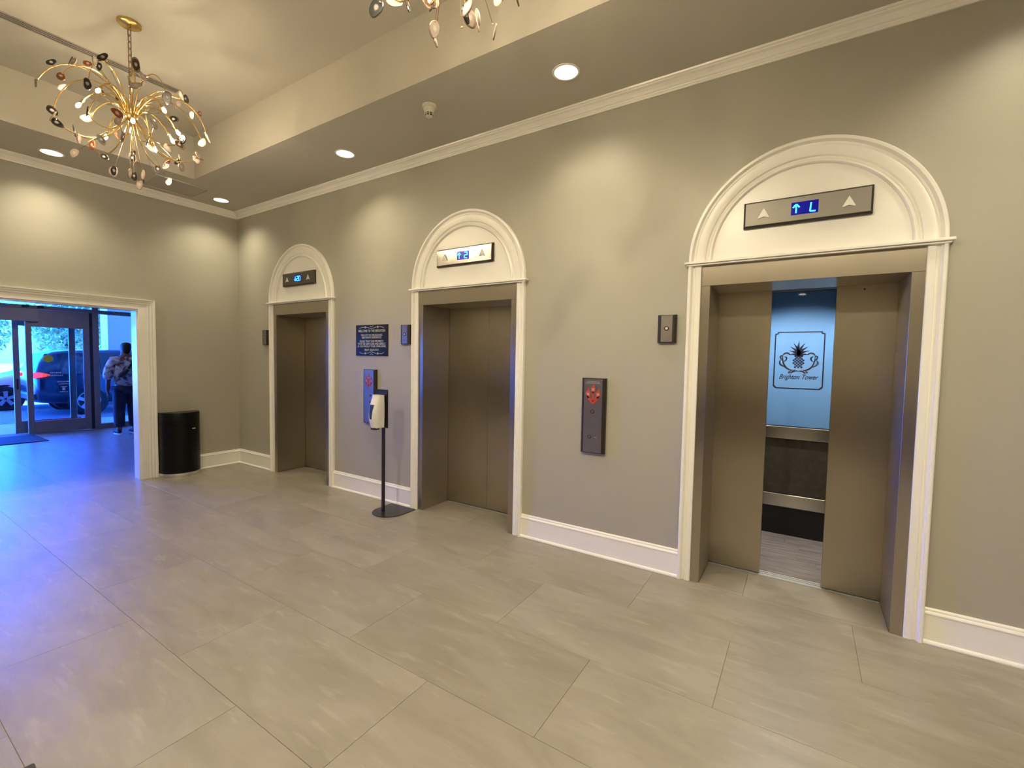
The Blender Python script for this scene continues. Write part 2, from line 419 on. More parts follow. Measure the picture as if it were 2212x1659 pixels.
# roof slab over it all
w.quad((X0,Y0,4.3),(X1,Y0,4.3),(X1,Y1,4.3),(X0,Y1,4.3))
for q in (((X0,Y0),(X1,Y0)),((X1,Y0),(X1,Y1)),((X1,Y1),(X0,Y1)),((X0,Y1),(X0,Y0))):
    w.quad((*q[0],ZC),(*q[1],ZC),(*q[1],4.3),(*q[0],4.3))
struct(w.build('ceiling', M_ceil))

# floor: grout bed + individual tiles
FL = MB()
FL.box(VX-0.3, XR, YB, 1.3, -0.06, -0.003)
for x in XE: FL.box(x-HO-0.05, x+HO+0.05, 0, 0.5, -0.06, -0.003)
floor = struct(FL.build('floor', M_grout))
TS, G = 0.603, 0.0017
PX, PY = 6.10, -1.25
tile_mesh = None
def tile(x0, x1, y0, y1):
    global tile_mesh
    x0 += G/2; x1 -= G/2; y0 += G/2; y1 -= G/2
    if x1-x0 < 0.012 or y1-y0 < 0.012: return
    cx_, cy_ = (x0+x1)/2, (y0+y1)/2; hx, hy = (x1-x0)/2, (y1-y0)/2
    full = abs(hx*2-(2*TS-G)) < 1e-4 and abs(hy*2-(TS-G)) < 1e-4
    if full and tile_mesh is not None:
        o = bpy.data.objects.new('tile', tile_mesh); COL.objects.link(o); o.parent = floor
    else:
        e = 0.0006
        t = MB(); ring = lambda i, z: [(-hx+i,-hy+i,z),(hx-i,-hy+i,z),(hx-i,hy-i,z),(-hx+i,hy-i,z)]
        t.loft([ring(0,-0.010), ring(0,-e), ring(e,0.0)])
        o = t.build('tile', M_tile, floor, local=True)
        if full: tile_mesh = o.data
    o.location = (cx_, cy_, 0)
def tiles_in(x0, x1, y0, y1):        # long tiles laid in half bond, rows along the lift wall
    j = math.floor((y0-PY)/TS)
    while PY+j*TS < y1-1e-6:
        ph = PX + (TS if j % 2 == 0 else 0.0)
        i = math.floor((x0-ph)/(2*TS))
        while ph+i*2*TS < x1-1e-6:
            tile(max(x0, ph+i*2*TS), min(x1, ph+(i+1)*2*TS), max(y0, PY+j*TS), min(y1, PY+(j+1)*TS))
            i += 1
        j += 1
tiles_in(0.0, 9.7, YB, 0.0)
for x in XE: tiles_in(x-HO, x+HO, 0.0, 0.388)
tiles_in(-0.15, 0.0, DY1, DY0)
tiles_in(VX+0.2, -0.15, -2.9, 0.9)

# ------------------------------------------------------------------ mouldings
def run_profile(name, prof, p0, p1, out, m, miter0=0.0, miter1=0.0, parent=None):
    """prof: (offset from wall, z). out: unit vector into the room. mitre: lengthening per unit offset"""
    p0, p1, out = Vector(p0), Vector(p1), Vector(out); d = (p1-p0).normalized()
    b = MB()
    r0 = [p0 + out*o + Vector((0,0,z)) - d*(miter0*o) for o, z in prof]
    r1 = [p1 + out*o + Vector((0,0,z)) + d*(miter1*o) for o, z in prof]
    b.loft([r0, r1])
    return struct(b.build(name, m, parent))
CROWN = [(0,3.545),(0.012,3.545),(0.014,3.556),(0.020,3.560),(0.022,3.568),(0.030,3.572),(0.040,3.585),(0.056,3.597),(0.074,3.604),(0.078,3.610),(0.088,3.613),(0.092,3.6245),(0,3.6245)]
run_profile('trim_1', CROWN, (0,-0.0005,0), (XR,-0.0005,0), (0,-1,0), M_trim, -1, -1)
run_profile('trim_2', CROWN, (0.0005,0,0), (0.0005,YB,0), (1,0,0), M_trim, -1, -1)
run_profile('trim_3', CROWN, (0,YB+0.0005,0), (XR,YB+0.0005,0), (0,1,0), M_trim, -1, -1)
BASE = [(0,0.001),(0.030,0.001),(0.030,0.008),(0.026,0.016),(0.019,0.020),(0.016,0.022),(0.016,0.165),(0.019,0.168),(0.021,0.176),(0.017,0.184),(0.012,0.188),(0.011,0.198),(0.006,0.206),(0,0.206)]
seg = [0.0, XE[0]-HC, XE[0]+HC, XE[1]-HC, XE[1]+HC, XE[2]-HC, XE[2]+HC, XR]
bbr = thing('baseboard_right', (0,0,0)); bbr['kind'] = 'structure'
for i in range(0, 8, 2):
    b = run_profile('board', BASE, (seg[i],-0.0005,0), (seg[i+1],-0.0005,0), (0,-1,0), M_trim, -1 if i == 0 else 0, 0, bbr)
bbl = thing('baseboard_left', (0,0,0)); bbl['kind'] = 'structure'
run_profile('board', BASE, (0.0005,0,0), (0.0005,-1.034,0), (1,0,0), M_trim, -1, 0, bbl)
run_profile('board', BASE, (0.0005,-3.04,0), (0.0005,YB,0), (1,0,0), M_trim, 0, -1, bbl)
run_profile('baseboard_front', BASE, (0,YB+0.0005,0), (XR,YB+0.0005,0), (0,1,0), M_trim, -1, -1)

# unseen wainscot added behind the camera so the steel reflects a dark band
b = MB(); b.box(0.02, XR, YB, YB+0.024, 0.206, 1.12)
for i in range(16): b.box(0.10+i*0.69, 0.10+i*0.69+0.58, YB+0.024, YB+0.034, 0.30, 1.02)
b.box(0.02, XR, YB, YB+0.045, 1.12, 1.16)
struct(b.build('trim_5_added', mat('dark_reflection_panel', (0.13, 0.098, 0.072), 0.45, var=0.2), None))
# doorway casing on the left wall (profile: distance from opening, projection)
DCAS = [(0,0),(0,0.018),(0.004,0.022),(0.085,0.022),(0.092,0.030),(0.098,0.030),(0.104,0.024),(0.118,0.024),(0.126,0.036),(0.132,0.036),(0.138,0.030),(0.146,0.032),(0.152,0.044),(0.168,0.046),(0.171,0.042),(0.171,0)]
def doorway_casing():
    root = thing('trim_4', (0, DY0, 0)); root['kind'] = 'structure'
    ym, ym2 = DY0, DY1
    def ring(base, dirv):
        return [(0.0005+pr, base[0]+dirv[0]*k, base[1]+dirv[1]*k*0.72) for k, pr in DCAS]
    MB().loft([ring((ym,0.0),(1,0)), ring((ym,DZ),(1,1))]).build('casing_leg', M_trim, root)
    MB().loft([ring((ym,DZ),(1,1)), ring((ym2,DZ),(-1,1))]).build('casing_head', M_trim, root)
    MB().loft([ring((ym2,0.0),(-1,0)), ring((ym2,DZ),(-1,1))]).build('casing_leg', M_trim, root)
    # reveal lining
    b = MB(); b.box(-0.16,0.004,DY0-0.016,DY0+0.001,0.0,DZ); b.build('jamb_lining', M_trim, root)
    b = MB(); b.box(-0.16,0.004,DY1-0.001,DY1+0.016,0.0,DZ); b.build('jamb_lining', M_trim, root)
    b = MB(); b.box(-0.16,0.004,DY1+0.016,DY0-0.016,DZ-0.016,DZ+0.001); b.build('head_lining', M_trim, root)
doorway_casing()

# ------------------------------------------------------------------ elevator entrances
CAS = [(0.597,0),(0.597,0.020),(0.601,0.024),(0.634,0.024),(0.638,0.018),(0.646,0.015),(0.653,0.016),(0.658,0.026),(0.664,0.037),(0.678,0.038),(0.684,0.032),(0.684,0)]
ARCH = [(0.530,0.008),(0.533,0.020),(0.541,0.027),(0.550,0.025),(0.555,0.012),(0.563,0.007),(0.572,0.009),(0.577,0.021),(0.584,0.024)] + CAS[3:]
def make_entrance(x, label, door_gap=0.0, door_mid=0.0):
    r = thing('elevator_entrance', (x, 0, 0), label, 'elevator', 'elevator entrances along the lift wall')
    for s in (-1, 1):
        b = MB(); b.loft([[(s*k, -pr-0.0005, z) for k, pr in CAS] for z in (0.0, ZL-0.016)])
        b.build('casing_leg', M_trim, r, local=True)
    # arch casing swept around an almost round arch
    N = 56; sz = (ZT-(ZL+0.012))/HC; b = MB(); rings = []
    for i in range(N+1):
        t = PI*i/N
        rings.append([(k*math.cos(t), -pr-0.0005, ZL+0.012+k*math.sin(t)*sz) for k, pr in ARCH+[(0.53,0)]])
    b.loft(rings); b.build('arch_casing', M_trim, r, local=True, smooth=True)
    b = MB(); poly = [(0.545*math.cos(PI*i/40), ZL+0.012+0.545*sz*math.sin(PI*i/40)) for i in range(41)]
    b.prism(poly, lambda p, t: (p[0], t, p[1]), -0.0005, -0.010); b.build('tympanum', M_trim, r, local=True)
    b = MB(); b.box(-0.708,0.708,-0.056,-0.0005,ZL-0.004,ZL+0.013)
    b.box(-0.695,0.695,-0.044,-0.0005,ZL-0.016,ZL-0.004); b.build('ledge', M_trim, r, local=True, bevel=0.004)
    b = MB(); b.box(-HF,HF,-0.013,0.398,ZO,ZL-0.016); b.build('header', M_steel, r, local=True, bevel=0.001, seg=1)
    for s in (-1, 1):
        b = MB(); b.box(min(s*HO,s*HF),max(s*HO,s*HF),-0.013,0.398,0.0,ZO-0.001); b.build('jamb', M_steel, r, local=True, bevel=0.001, seg=1)
    g0, g1 = door_mid-door_gap/2, door_mid+door_gap/2
    for (a_, b_) in ((-0.56, g0-0.001), (g1+0.001, 0.56)):
        b = MB(); b.box(a_, b_, 0.401, 0.436, 0.010, 2.16); dp = b.build('door_panel', M_steel, r, local=True, bevel=0.0015, seg=1)
    b = MB(); b.lathe([(0.006,0.4005),(0.006,0.394),(0.004,0.392)], 10, (0.36,0,2.105), 'y'); b.build('door_stop', M_black, r, local=True)
    b = MB(); b.box(-HO,HO,0.392,0.43,-0.01,0.001); b.box(-HO,HO,0.438,0.46,-0.01,0.001); b.box(-HO,HO,0.468,0.49,-0.01,0.001); b.box(-HO,HO,0.392,0.49,-0.02,-0.009)
    b.build('sill', M_alu, r, local=True)
    return r
make_entrance(XE[0], 'closed stainless steel elevator nearest the room corner, under white arched casing')
make_entrance(XE[1], 'closed stainless steel elevator beside the hand sanitizer stand, under white arched casing')
make_entrance(XE[2], 'elevator with steel doors partly open onto a blue-panelled cab, white arched casing', 0.385, 6.966-6.952)

# cab behind the open doors
def make_cab():
    cx_ = 6.966
    r = thing('elevator_cab', (cx_, 0.5, 0), 'blue-panelled elevator cab interior seen between the open steel doors', 'elevator cab')
    x0, x1, y0, y1, zc = cx_-0.95, cx_+0.95, 0.505, 1.46, 2.30
    b = MB(); b.box(x0,x1,y1,y1+0.03,-0.02,zc+0.05); b.build('back_wall', M_cabdark, r)
    for s, xx in ((-1, x0), (1, x1)):
        b = MB(); b.box(xx-0.015,xx+0.015,y0,y1,-0.02,zc+0.05); b.build('side_wall', M_cabdark, r)
    for xa, xb in ((x0, cx_-0.53), (cx_+0.53, x1)):
        b = MB(); b.box(xa,xb,y0-0.005,y0+0.02,-0.02,zc+0.05); b.build('front_return', M_steel, r)
    b = MB(); b.box(cx_-0.53,cx_+0.53,y0-0.005,y0+0.02,2.15,zc+0.05); b.build('front_transom', M_steel, r)
    b = MB(); b.box(x0,x1,y0,y1,zc,zc+0.03); b.build('cab_ceiling', M_cabceil, r)
    # planks
    k = 0; y = y0-0.01
    base = MB(); base.box(x0,x1,y0-0.01,y1,-0.03,-0.006); base.build('floor_base', M_toe, r)
    random.seed(5)
    while y < y1-0.001:
        ye = min(y+0.118, y1); xx = x0 - random.uniform(0, 0.9)
        while xx < x1:
            xe = xx+0.92; a_, b_ = max(xx, x0), min(xe, x1)
            if b_-a_ > 0.02:
                p = MB(); p.box(-(b_-a_)/2+0.001,(b_-a_)/2-0.001,-(ye-y)/2+0.0008,(ye-y)/2-0.0008,-0.006,0.002)
                o = p.build('plank', M_plank, r, local=True); o.location = Vector(((a_+b_)/2,(y+ye)/2,0)) - wloc(r)
            xx = xe
        y = ye
    for i, (xa, xb) in enumerate(((x0+0.02, cx_-0.36), (cx_-0.355, cx_+0.355), (cx_+0.36, x1-0.02))):
        b = MB(); b.box(xa,xb,y1-0.022,y1-0.001,1.025,2.255); b.build('glass_panel', M_glasspanel, r, bevel=0.002)
        b = MB(); b.box(xa,xb,y1-0.018,y1-0.001,0.39,0.905); b.build('wood_panel', M_cabdark, r, bevel=0.002)
    b = MB(); b.box(x0+0.02,x1-0.02,y1-0.034,y1-0.001,2.258,2.285); b.build('top_trim', M_steel, r)
    b = MB(); b.box(x0+0.02,x1-0.02,y1-0.05,y1-0.001,0.908,1.022); b.build('handrail_band', M_steelband, r, bevel=0.006)
    b = MB(); b.box(x0+0.02,x1-0.02,y1-0.03,y1-0.001,0.265,0.386); b.build('bumper_band', M_steelband, r, bevel=0.006)
    b = MB(); b.box(x0+0.02,x1-0.02,y1-0.02,y1-0.001,0.003,0.262); b.build('kick_plate', M_toe, r)
    for lx, ly in ((cx_-0.02, 0.95), (cx_-0.62, 0.95), (cx_+0.60, 0.95)):
        b = MB(); b.lathe([(0.045,zc+0.001),(0.045,zc-0.004),(0.036,zc-0.008),(0.034,zc+0.001)], 20, (lx,ly,0)); lr = b.build('lamp_ring', M_chrome, r)
        b = MB(); b.lathe([(0.033,zc+0.001),(0.033,zc-0.005),(0.0005,zc-0.006)], 20, (lx,ly,0)); b.build('lamp_lens', M_lampcool, lr)
        ld = bpy.data.lights.new('cab_lamp', 'SPOT'); ld.energy = 38; ld.spot_size = 2.6; ld.spot_blend = 0.6; ld.shadow_soft_size = 0.03; ld.color = (1.0, 0.95, 0.86)
        lo = bpy.data.objects.new('cab_lamp', ld); COL.objects.link(lo); lo.parent = r; lo.location = Vector((lx,ly,zc-0.012))-wloc(r)
    # emblem printed on the middle glass panel
    ex, ez, yy = 6.947, 1.632, y1-0.0222
    def flat(name, polys, m=M_navy):
        b = MB()
        for p in polys: b.prism(p, lambda q, t: (ex+q[0], t, ez+q[1]), yy, yy-0.0008)
        return b.build(name, m, r)
    hw, hh, c, t = 0.194, 0.262, 0.022, 0.010
    outer = [(-hw+c,hh),(hw-c,hh),(hw-c,hh-c*0.5),(hw,hh-c*0.9),(hw,-hh+c),(hw-c,-hh),(-hw+c,-hh),(-hw,-hh+c),(-hw,hh-c*0.9),(-hw+c,hh-c*0.5)]
    ring = [Vector((q[0], q[1])) for q in outer]; inn = [Vector((q[0]*(hw-t)/hw, q[1]*(hh-t)/hh)) for q in outer]
    polys = []
    for i in range(len(ring)):
        j = (i+1) % len(ring); polys.append([ring[i], ring[j], inn[j], inn[i]])
    flat('emblem_frame', polys)
    # pineapple
    polys = []
    def leaf(bx, bz, ang, ln, wd):
        d_ = Vector((math.sin(ang), math.cos(ang))); n_ = Vector((d_.y, -d_.x)); bp = Vector((bx, bz))
        sg = 1 if ang >= 0 else -1
        mid = bp + d_*ln*0.55 + n_*sg*(-wd*0.3); tip = bp + d_*ln + n_*sg*ln*0.16*abs(math.sin(ang))
        return [bp-n_*wd*0.5, mid-n_*wd*0.5, tip, mid+n_*wd*0.5, bp+n_*wd*0.5]
    for ang, ln, wd, bz in ((0,0.125,0.020,0.055),(-0.35,0.115,0.018,0.055),(0.35,0.115,0.018,0.055),(-0.65,0.105,0.017,0.05),(0.65,0.105,0.017,0.05),(-0.95,0.095,0.016,0.045),(0.95,0.095,0.016,0.045),(-1.25,0.085,0.015,0.038),(1.25,0.085,0.015,0.038)):
        polys.append(leaf(0, bz, ang, ln, wd))
    cz = -0.012; rw, rh = 0.046, 0.062
    for i in range(-4, 5):      # diamonds of the fruit
        for j in range(-5, 6):
            if (i+j) % 2: continue
            x_, z_ = i*0.0125, j*0.0125
            if (x_/rw)**2 + (z_/rh)**2 < 0.95:
                q = 0.0105
                polys.append([(x_-q,cz+z_),(x_,cz+z_+q),(x_+q,cz+z_),(x_,cz+z_-q)])
    flat('emblem_pineapple', polys)
    # scrolls
    b = MB()
    for s in (-1, 1):
        for P in ([(0.02,-0.085),(0.07,-0.10),(0.13,-0.06),(0.125,0.045)], [(0.095,-0.055),(0.16,-0.05),(0.15,0.0),(0.135,0.0)], [(0.115,-0.01),(0.085,0.0),(0.09,0.04),(0.11,0.03)],
                  [(0.125,0.045),(0.115,0.075),(0.075,0.075),(0.068,0.05)], [(0.05,-0.088),(0.09,-0.125),(0.075,-0.10),(0.055,-0.112)], [(0.0,-0.095),(0.03,-0.088),(0.05,-0.10),(0.052,-0.118)], [(0.125,0.0),(0.15,0.02),(0.145,0.05),(0.128,0.04)]):
            pts = bez(*P, n=9)
            b.tube([(ex+s*q[0], yy-0.0004, ez+q[1]) for q in pts], [0.0026+0.0042*math.sin(PI*i/9) for i in range(10)], 6)
    b.build('emblem_scrolls', M_navy, r)
    text('lettering', 'Brighton Tower', 0.062, (ex, yy-0.0006, ez-0.152), M_navy, r, shear=0.45, sx=0.74, weight=0.0005)
    return r
make_cab()

# ------------------------------------------------------------------ floor indicators above the lifts
def arrow_lens(name, cx_, cz, parent, s=1.0, y=-0.0425):
    p = [(0,0.034),(0.034,-0.030),(0.030,-0.033),(0.0,-0.022),(-0.030,-0.033),(-0.034,-0.030)]
    b = MB(); b.prism([(cx_+q[0]*s, cz+q[1]*s) for q in p], lambda q, t: (q[0], t, q[1]), y, y-0.006)
    return b.build(name, M_arrow, parent, bevel=0.0015)
def seg_strokes(b, strokes, ox, oz, w_=0.0042):
    for (x0, z0, x1, z1) in strokes:
        d_ = Vector((x1-x0, z1-z0)); L = d_.length; d_ /= L; n_ = Vector((-d_.y, d_.x))*w_
        a_, c_ = Vector((ox+x0, oz+z0)), Vector((ox+x1, oz+z1))
        b.prism([a_-n_, c_-n_, c_+n_, a_+n_], lambda q, t: (q[0], t, q[1]), -0.0445, -0.046)
H_, W_ = 0.027, 0.016
GL = {'0': [(-W_,H_,W_,H_),(W_,H_,W_,-H_),(W_,-H_,-W_,-H_),(-W_,-H_,-W_,H_)],
      '2': [(-W_,H_,W_,H_),(W_,H_,W_,0),(W_,0,-W_,0),(-W_,0,-W_,-H_),(-W_,-H_,W_,-H_)],
      'L': [(-W_*0.5,H_,-W_*0.8,-H_),(-W_*0.8,-H_,W_,-H_)],
      'up': [(0,H_,0,-H_),(0,H_,-W_*1.1,H_*0.25),(0,H_,W_*1.1,H_*0.25)],
      'down': [(0,H_,0,-H_),(0,-H_,-W_*1.1,-H_*0.25),(0,-H_,W_*1.1,-H_*0.25)]}
def indicator(x, glyphs, label, plate=M_indplate):
    z = 2.574
    r = thing('floor_indicator', (x, -0.0105, z), label, 'floor indicator', 'floor indicators in the arches')
    L, Hh = 0.342, 0.083
    b = MB(); rect = lambda i, y: [(x-L+i,y,z-Hh+i),(x+L-i,y,z-Hh+i),(x+L-i,y,z+Hh-i),(x-L+i,y,z+Hh-i)]
    b.loft([rect(0,-0.0108), rect(0,-0.030), rect(0.010,-0.041)]); b.build('housing', M_darkplate, r)
    b = MB(); b.box(x-L+0.012,x+L-0.012,-0.0425,-0.041,z-Hh+0.012,z+Hh-0.012); b.build('faceplate', plate, r)
    b = MB(); b.box(x-0.072,x+0.072,-0.0442,-0.0424,z-0.038,z+0.040); b.build('display_window', M_ledbg, r)
    for g, ox in glyphs:
        b = MB(); seg_strokes(b, GL[g], x+ox, z); b.build('display_glyph', M_led, r)
    arrow_lens('arrow_lens', x-0.225, z, r); arrow_lens('arrow_lens', x+0.225, z, r)
indicator(XE[0], [('down',-0.045),('2',0.0),('0',0.045)], 'floor indicator showing 20 in the arch nearest the corner')
indicator(XE[1], [('up',-0.045),('2',0.035)], 'floor indicator showing up arrow and 2 in the middle arch', M_indreflect)
indicator(XE[2], [('up',-0.045),('L',0.042)], 'floor indicator showing up arrow and L above the open elevator')

# ------------------------------------------------------------------ small lanterns beside each lift
def lantern(x, label):
    z = 1.838
    r = thing('hall_lantern', (x, 0, z), label, 'wall fixture', 'small wall lanterns beside the elevators')
    L, Hh = 0.066, 0.102
    b = MB(); rect = lambda i, y: [(x-L+i,y,z-Hh+i*0.3),(x+L-i,y,z-Hh+i*0.3),(x+L-i,y,z+Hh-i*0.3),(x-L+i,y,z+Hh-i*0.3)]
    b.loft([rect(0,-0.0005), rect(0,-0.024), rect(0.012,-0.034)]); b.build('housing', M_darkplate, r)
    b = MB(); b.box(x-0.040,x+0.040,-0.036,-0.034,z-0.096,z+0.096); b.build('faceplate', M_steelpol, r)
    b = MB(); b.lathe([(0.017,-0.0355),(0.017,-0.039),(0.011,-0.040),(0.011,-0.0365)], 18, (x,0,z+0.002), 'y'); b.build('bezel', M_black, r)
    b = MB(); b.lathe([(0.010,-0.036),(0.009,-0.040),(0.0005,-0.041)], 14, (x,0,z+0.002), 'y'); b.build('button', M_arrow, r)
lantern(XE[0]-0.79, 'small dark wall lantern left of the elevator nearest the corner')
lantern(XE[1]-0.78, 'small dark wall lantern right of the black notice sign')
lantern(XE[2]-0.82, 'small dark wall lantern left of the open elevator')

# ------------------------------------------------------------------ call panels
def call_panel(x, label, full=True):
    z = 1.150
    r = thing('call_panel', (x, 0, z), label, 'call panel', 'elevator call panels')
    L, Hh = 0.102, 0.305
    b = MB(); rect = lambda i, y: [(x-L+i,y,z-Hh+i*0.3),(x+L-i,y,z-Hh+i*0.3),(x+L-i,y,z+Hh-i*0.3),(x-L+i,y,z+Hh-i*0.3)]
    b.loft([rect(0,-0.0005), rect(0,-0.024), rect(0.014,-0.036)]); b.build('housing', M_darkplate, r)
    b = MB(); b.box(x-0.078,x+0.078,-0.038,-0.036,z-0.297,z+0.297); b.build('faceplate', M_steelpol, r)
    # notice line and red flame pictograph
    for k, (zz, hwid) in enumerate(((0.276, 0.05), (0.264, 0.062))):
        b = MB()
        q = -hwid
        random.seed(3+k)
        while q < hwid:
            wv = random.uniform(0.006, 0.014); b.box(x+q, x+min(q+wv, hwid), -0.0388, -0.0378, z+zz-0.003, z+zz+0.003); q += wv+0.004
        b.build('notice_print', M_greyprint, r)
    def flame(cx_, cz, w_, h_, lean):
        return [(cx_-w_*0.15,cz-h_*0.5),(cx_-w_*0.5,cz-h_*0.12),(cx_-w_*0.46,cz+h_*0.12),(cx_-w_*0.2,cz+h_*0.22),(cx_+lean,cz+h_*0.5),(cx_+w_*0.3,cz+h_*0.2),(cx_+w_*0.5,cz),(cx_+w_*0.42,cz-h_*0.25),(cx_+w_*0.1,cz-h_*0.5)]
    zc_ = z+0.175
    b = MB()
    for cx_, cz, w_, h_, ln in ((x,zc_+0.045,0.042,0.075,0.016),(x-0.042,zc_+0.008,0.044,0.085,-0.006),(x+0.042,zc_+0.008,0.044,0.085,0.010)):
        b.prism(flame(cx_,cz,w_,h_,ln), lambda q, t: (q[0], t, q[1]), -0.0379, -0.0386)
    b.prism([(x-0.058,zc_-0.01),(x-0.035,zc_-0.022),(x,zc_-0.055),(x+0.035,zc_-0.022),(x+0.058,zc_-0.01),(x+0.04,zc_-0.045),(x,zc_-0.082),(x-0.04,zc_-0.045)], lambda q, t: (q[0], t, q[1]), -0.0379, -0.0386)
    b.prism([(x-0.007,zc_+0.02),(x+0.007,zc_+0.02),(x+0.011,zc_-0.05),(x,zc_-0.065),(x-0.011,zc_-0.05)], lambda q, t: (q[0], t, q[1]), -0.0379, -0.0386)
    b.build('flame_pictograph', M_red, r)
    for cx_, cz in ((x,zc_+0.038),(x-0.042,zc_+0.0),(x+0.042,zc_+0.0)):
        b = MB(); b.lathe([(0.012,-0.0385),(0.012,-0.0392),(0.0005,-0.0392)], 14, (cx_,0,cz), 'y')
        b.build('pictograph_dot', M_greyprint, r)
    def knob(px, pz, rr, m2):
        b = MB(); b.lathe([(rr*1.45,-0.0378),(rr*1.45,-0.0415),(rr*1.05,-0.0425),(rr*1.0,-0.039)], 18, (px,0,pz), 'y'); k = b.build('bezel', M_black, r)
        b = MB(); b.lathe([(rr,-0.039),(rr*0.9,-0.0435),(0.0005,-0.0445)], 14, (px,0,pz), 'y'); b.build('button', m2, k)
    if full:
        knob(x, z+0.035, 0.011, M_steelpol); knob(x-0.022, z-0.172, 0.010, M_steelpol)
        b = MB(); b.lathe([(0.013,-0.0378),(0.011,-0.041),(0.0005,-0.0415)], 14, (x+0.030,0,z-0.168), 'y'); b.build('key_switch', M_chrome, r)
    else:
        knob(x+0.028, z+0.012, 0.009, M_red); knob(x+0.026, z-0.062, 0.009, M_red); knob(x+0.006, z-0.165, 0.010, M_steelpol)
call_panel(5.573, 'tall dark call panel on the wall left of the open elevator')
call_panel(2.882, 'tall dark call panel partly behind the hand sanitizer dispenser', False)

# ------------------------------------------------------------------ notice sign
def notice():
    cx_, cz, hw, hh = 2.892, 1.782, 0.266, 0.174
    r = thing('notice_sign', (cx_, 0, cz), 'black notice sign with white lettering beside the middle elevator', 'sign')
    b = MB(); b.box(cx_-hw,cx_+hw,-0.008,-0.0005,cz-hh,cz+hh); b.build('board', M_signblack, r, bevel=0.001, seg=1)
    y = -0.0086
    rows = [('WELCOME TO THE BRIGHTON', 0.040, 0.104, 0.78), ('THE LOFTS IN THIS BUILDING', 0.032, 0.058, 0.82), ('ARE PRIVATE RESIDENCES', 0.032, 0.030, 0.86),
            ('PLEASE TREAT OUR PROPERTY', 0.032, -0.012, 0.88), ('WITH THE SAME CARE AND RESPECT', 0.032, -0.040, 0.84), ('AS YOU WOULD YOUR OWN HOME.', 0.032, -0.068, 0.86), ('ENJOY YOUR STAY!', 0.032, -0.108, 0.82)]
    for s_, sz, dz, sx in rows:
        text('lettering', s_, sz, (cx_, y, cz+dz), M_signtext, r, sx=sx*1.02, extrude=0.0006)
    for sgn, nm in ((1, 'flourish'), (-1, 'flourish')):
        b = MB()
        for s in (-1, 1):
            for P in ([(0.0,0.132),(0.03,0.128),(0.05,0.150),(0.10,0.146)], [(0.10,0.146),(0.15,0.150),(0.18,0.150),(0.205,0.132)], [(0.10,0.146),(0.09,0.158),(0.10,0.160),(0.115,0.152)], [(0.10,0.146),(0.09,0.136),(0.10,0.134),(0.115,0.142)], [(0.0,0.152),(0.015,0.152),(0.02,0.160),(0.028,0.160)]):
                pts = bez(*P, n=8)
                b.tube([(cx_+s*q[0], y, cz+sgn*q[1]) for q in pts], 0.0022, 5)
        b.build(nm, M_signtext, r)
notice()

# ------------------------------------------------------------------ hand sanitizer stand
def sanitizer():
    x, y = 3.405, -0.285
    r = thing('sanitizer_stand', (x, y, 0), 'black floor stand with white hand sanitizer dispenser beside middle elevator', 'sanitizer stand')
    pts = [(3.275,-0.047),(3.625,-0.047),(3.63,-0.055)]
    pts += [(3.455+0.178*math.cos(a), -0.235+0.185*math.sin(a)) for a in [-PI*i/20 for i in range(0, 21)]]
    pts += [(3.272,-0.055)]
    b = MB(); b.prism(pts, lambda q, t: (q[0], q[1], t), 0.0005, 0.008); b.build('base_plate', M_black, r, bevel=0.002)
    b = MB(); b.box(x-0.013,x+0.013,y-0.013,y+0.013,0.008,0.94); b.build('pole', M_black, r, bevel=0.002)
    b = MB(); b.box(x-0.085,x+0.085,y-0.020,y-0.0135,0.878,1.268); b.build('mounting_plate', M_black, r, bevel=0.004)
    # dispenser: curved white shell
    rings = []; n = 14
    for i in range(n+1):
        t = i/n; z = 0.890+0.325*t
        hw = 0.060+0.006*math.sin(PI*t); dep = 0.075+0.050*math.sin(PI*min(1, 0.15+t*0.9))
        ring = []
        for k in range(13):
            a = PI*k/12; ring.append((x+hw*math.cos(a)*(1 if abs(math.cos(a)) < .99 else 1), y-0.045-dep*(math.sin(a)**0.55), z))
        ring = [(x+hw, y-0.045, z)] + ring[1:-1] + [(x-hw, y-0.045, z)]
        rings.append(ring)
    b = MB(); b.loft(rings); sh = b.build('dispenser_shell', M_white, r, smooth=True)
    b = MB(); b.box(x-0.058,x+0.058,y-0.050,y-0.0205,0.886,1.212); b.build('dispenser_back', M_black, r, bevel=0.004)
    # level window on the front, sensor nozzle
    def surf(t):
        return y-0.045-(0.075+0.050*math.sin(PI*min(1, 0.15+t*0.9)))
    b = MB(); rr = []
    for i in range(7):
        t = 0.27+0.44*i/6; z = 0.890+0.325*t; wv = 0.012+0.013*i/6
        yy = surf(t)
        rr.append([(x-wv+0.004,yy-0.0015,z),(x+wv+0.004,yy-0.0015,z),(x+wv+0.004,yy+0.012,z),(x-wv+0.004,yy+0.012,z)])
    b.loft(rr); b.build('level_window', M_navy, sh)
    b = MB(); b.box(x-0.030,x+0.030,y-0.142,y-0.075,0.868,0.892); b.build('nozzle', M_darkplate, r, bevel=0.006)
    b = MB(); b.box(x-0.045,x+0.045,y-0.128,y-0.055,0.884,0.905); b.build('nozzle_collar', M_white, r, bevel=0.006)
sanitizer()

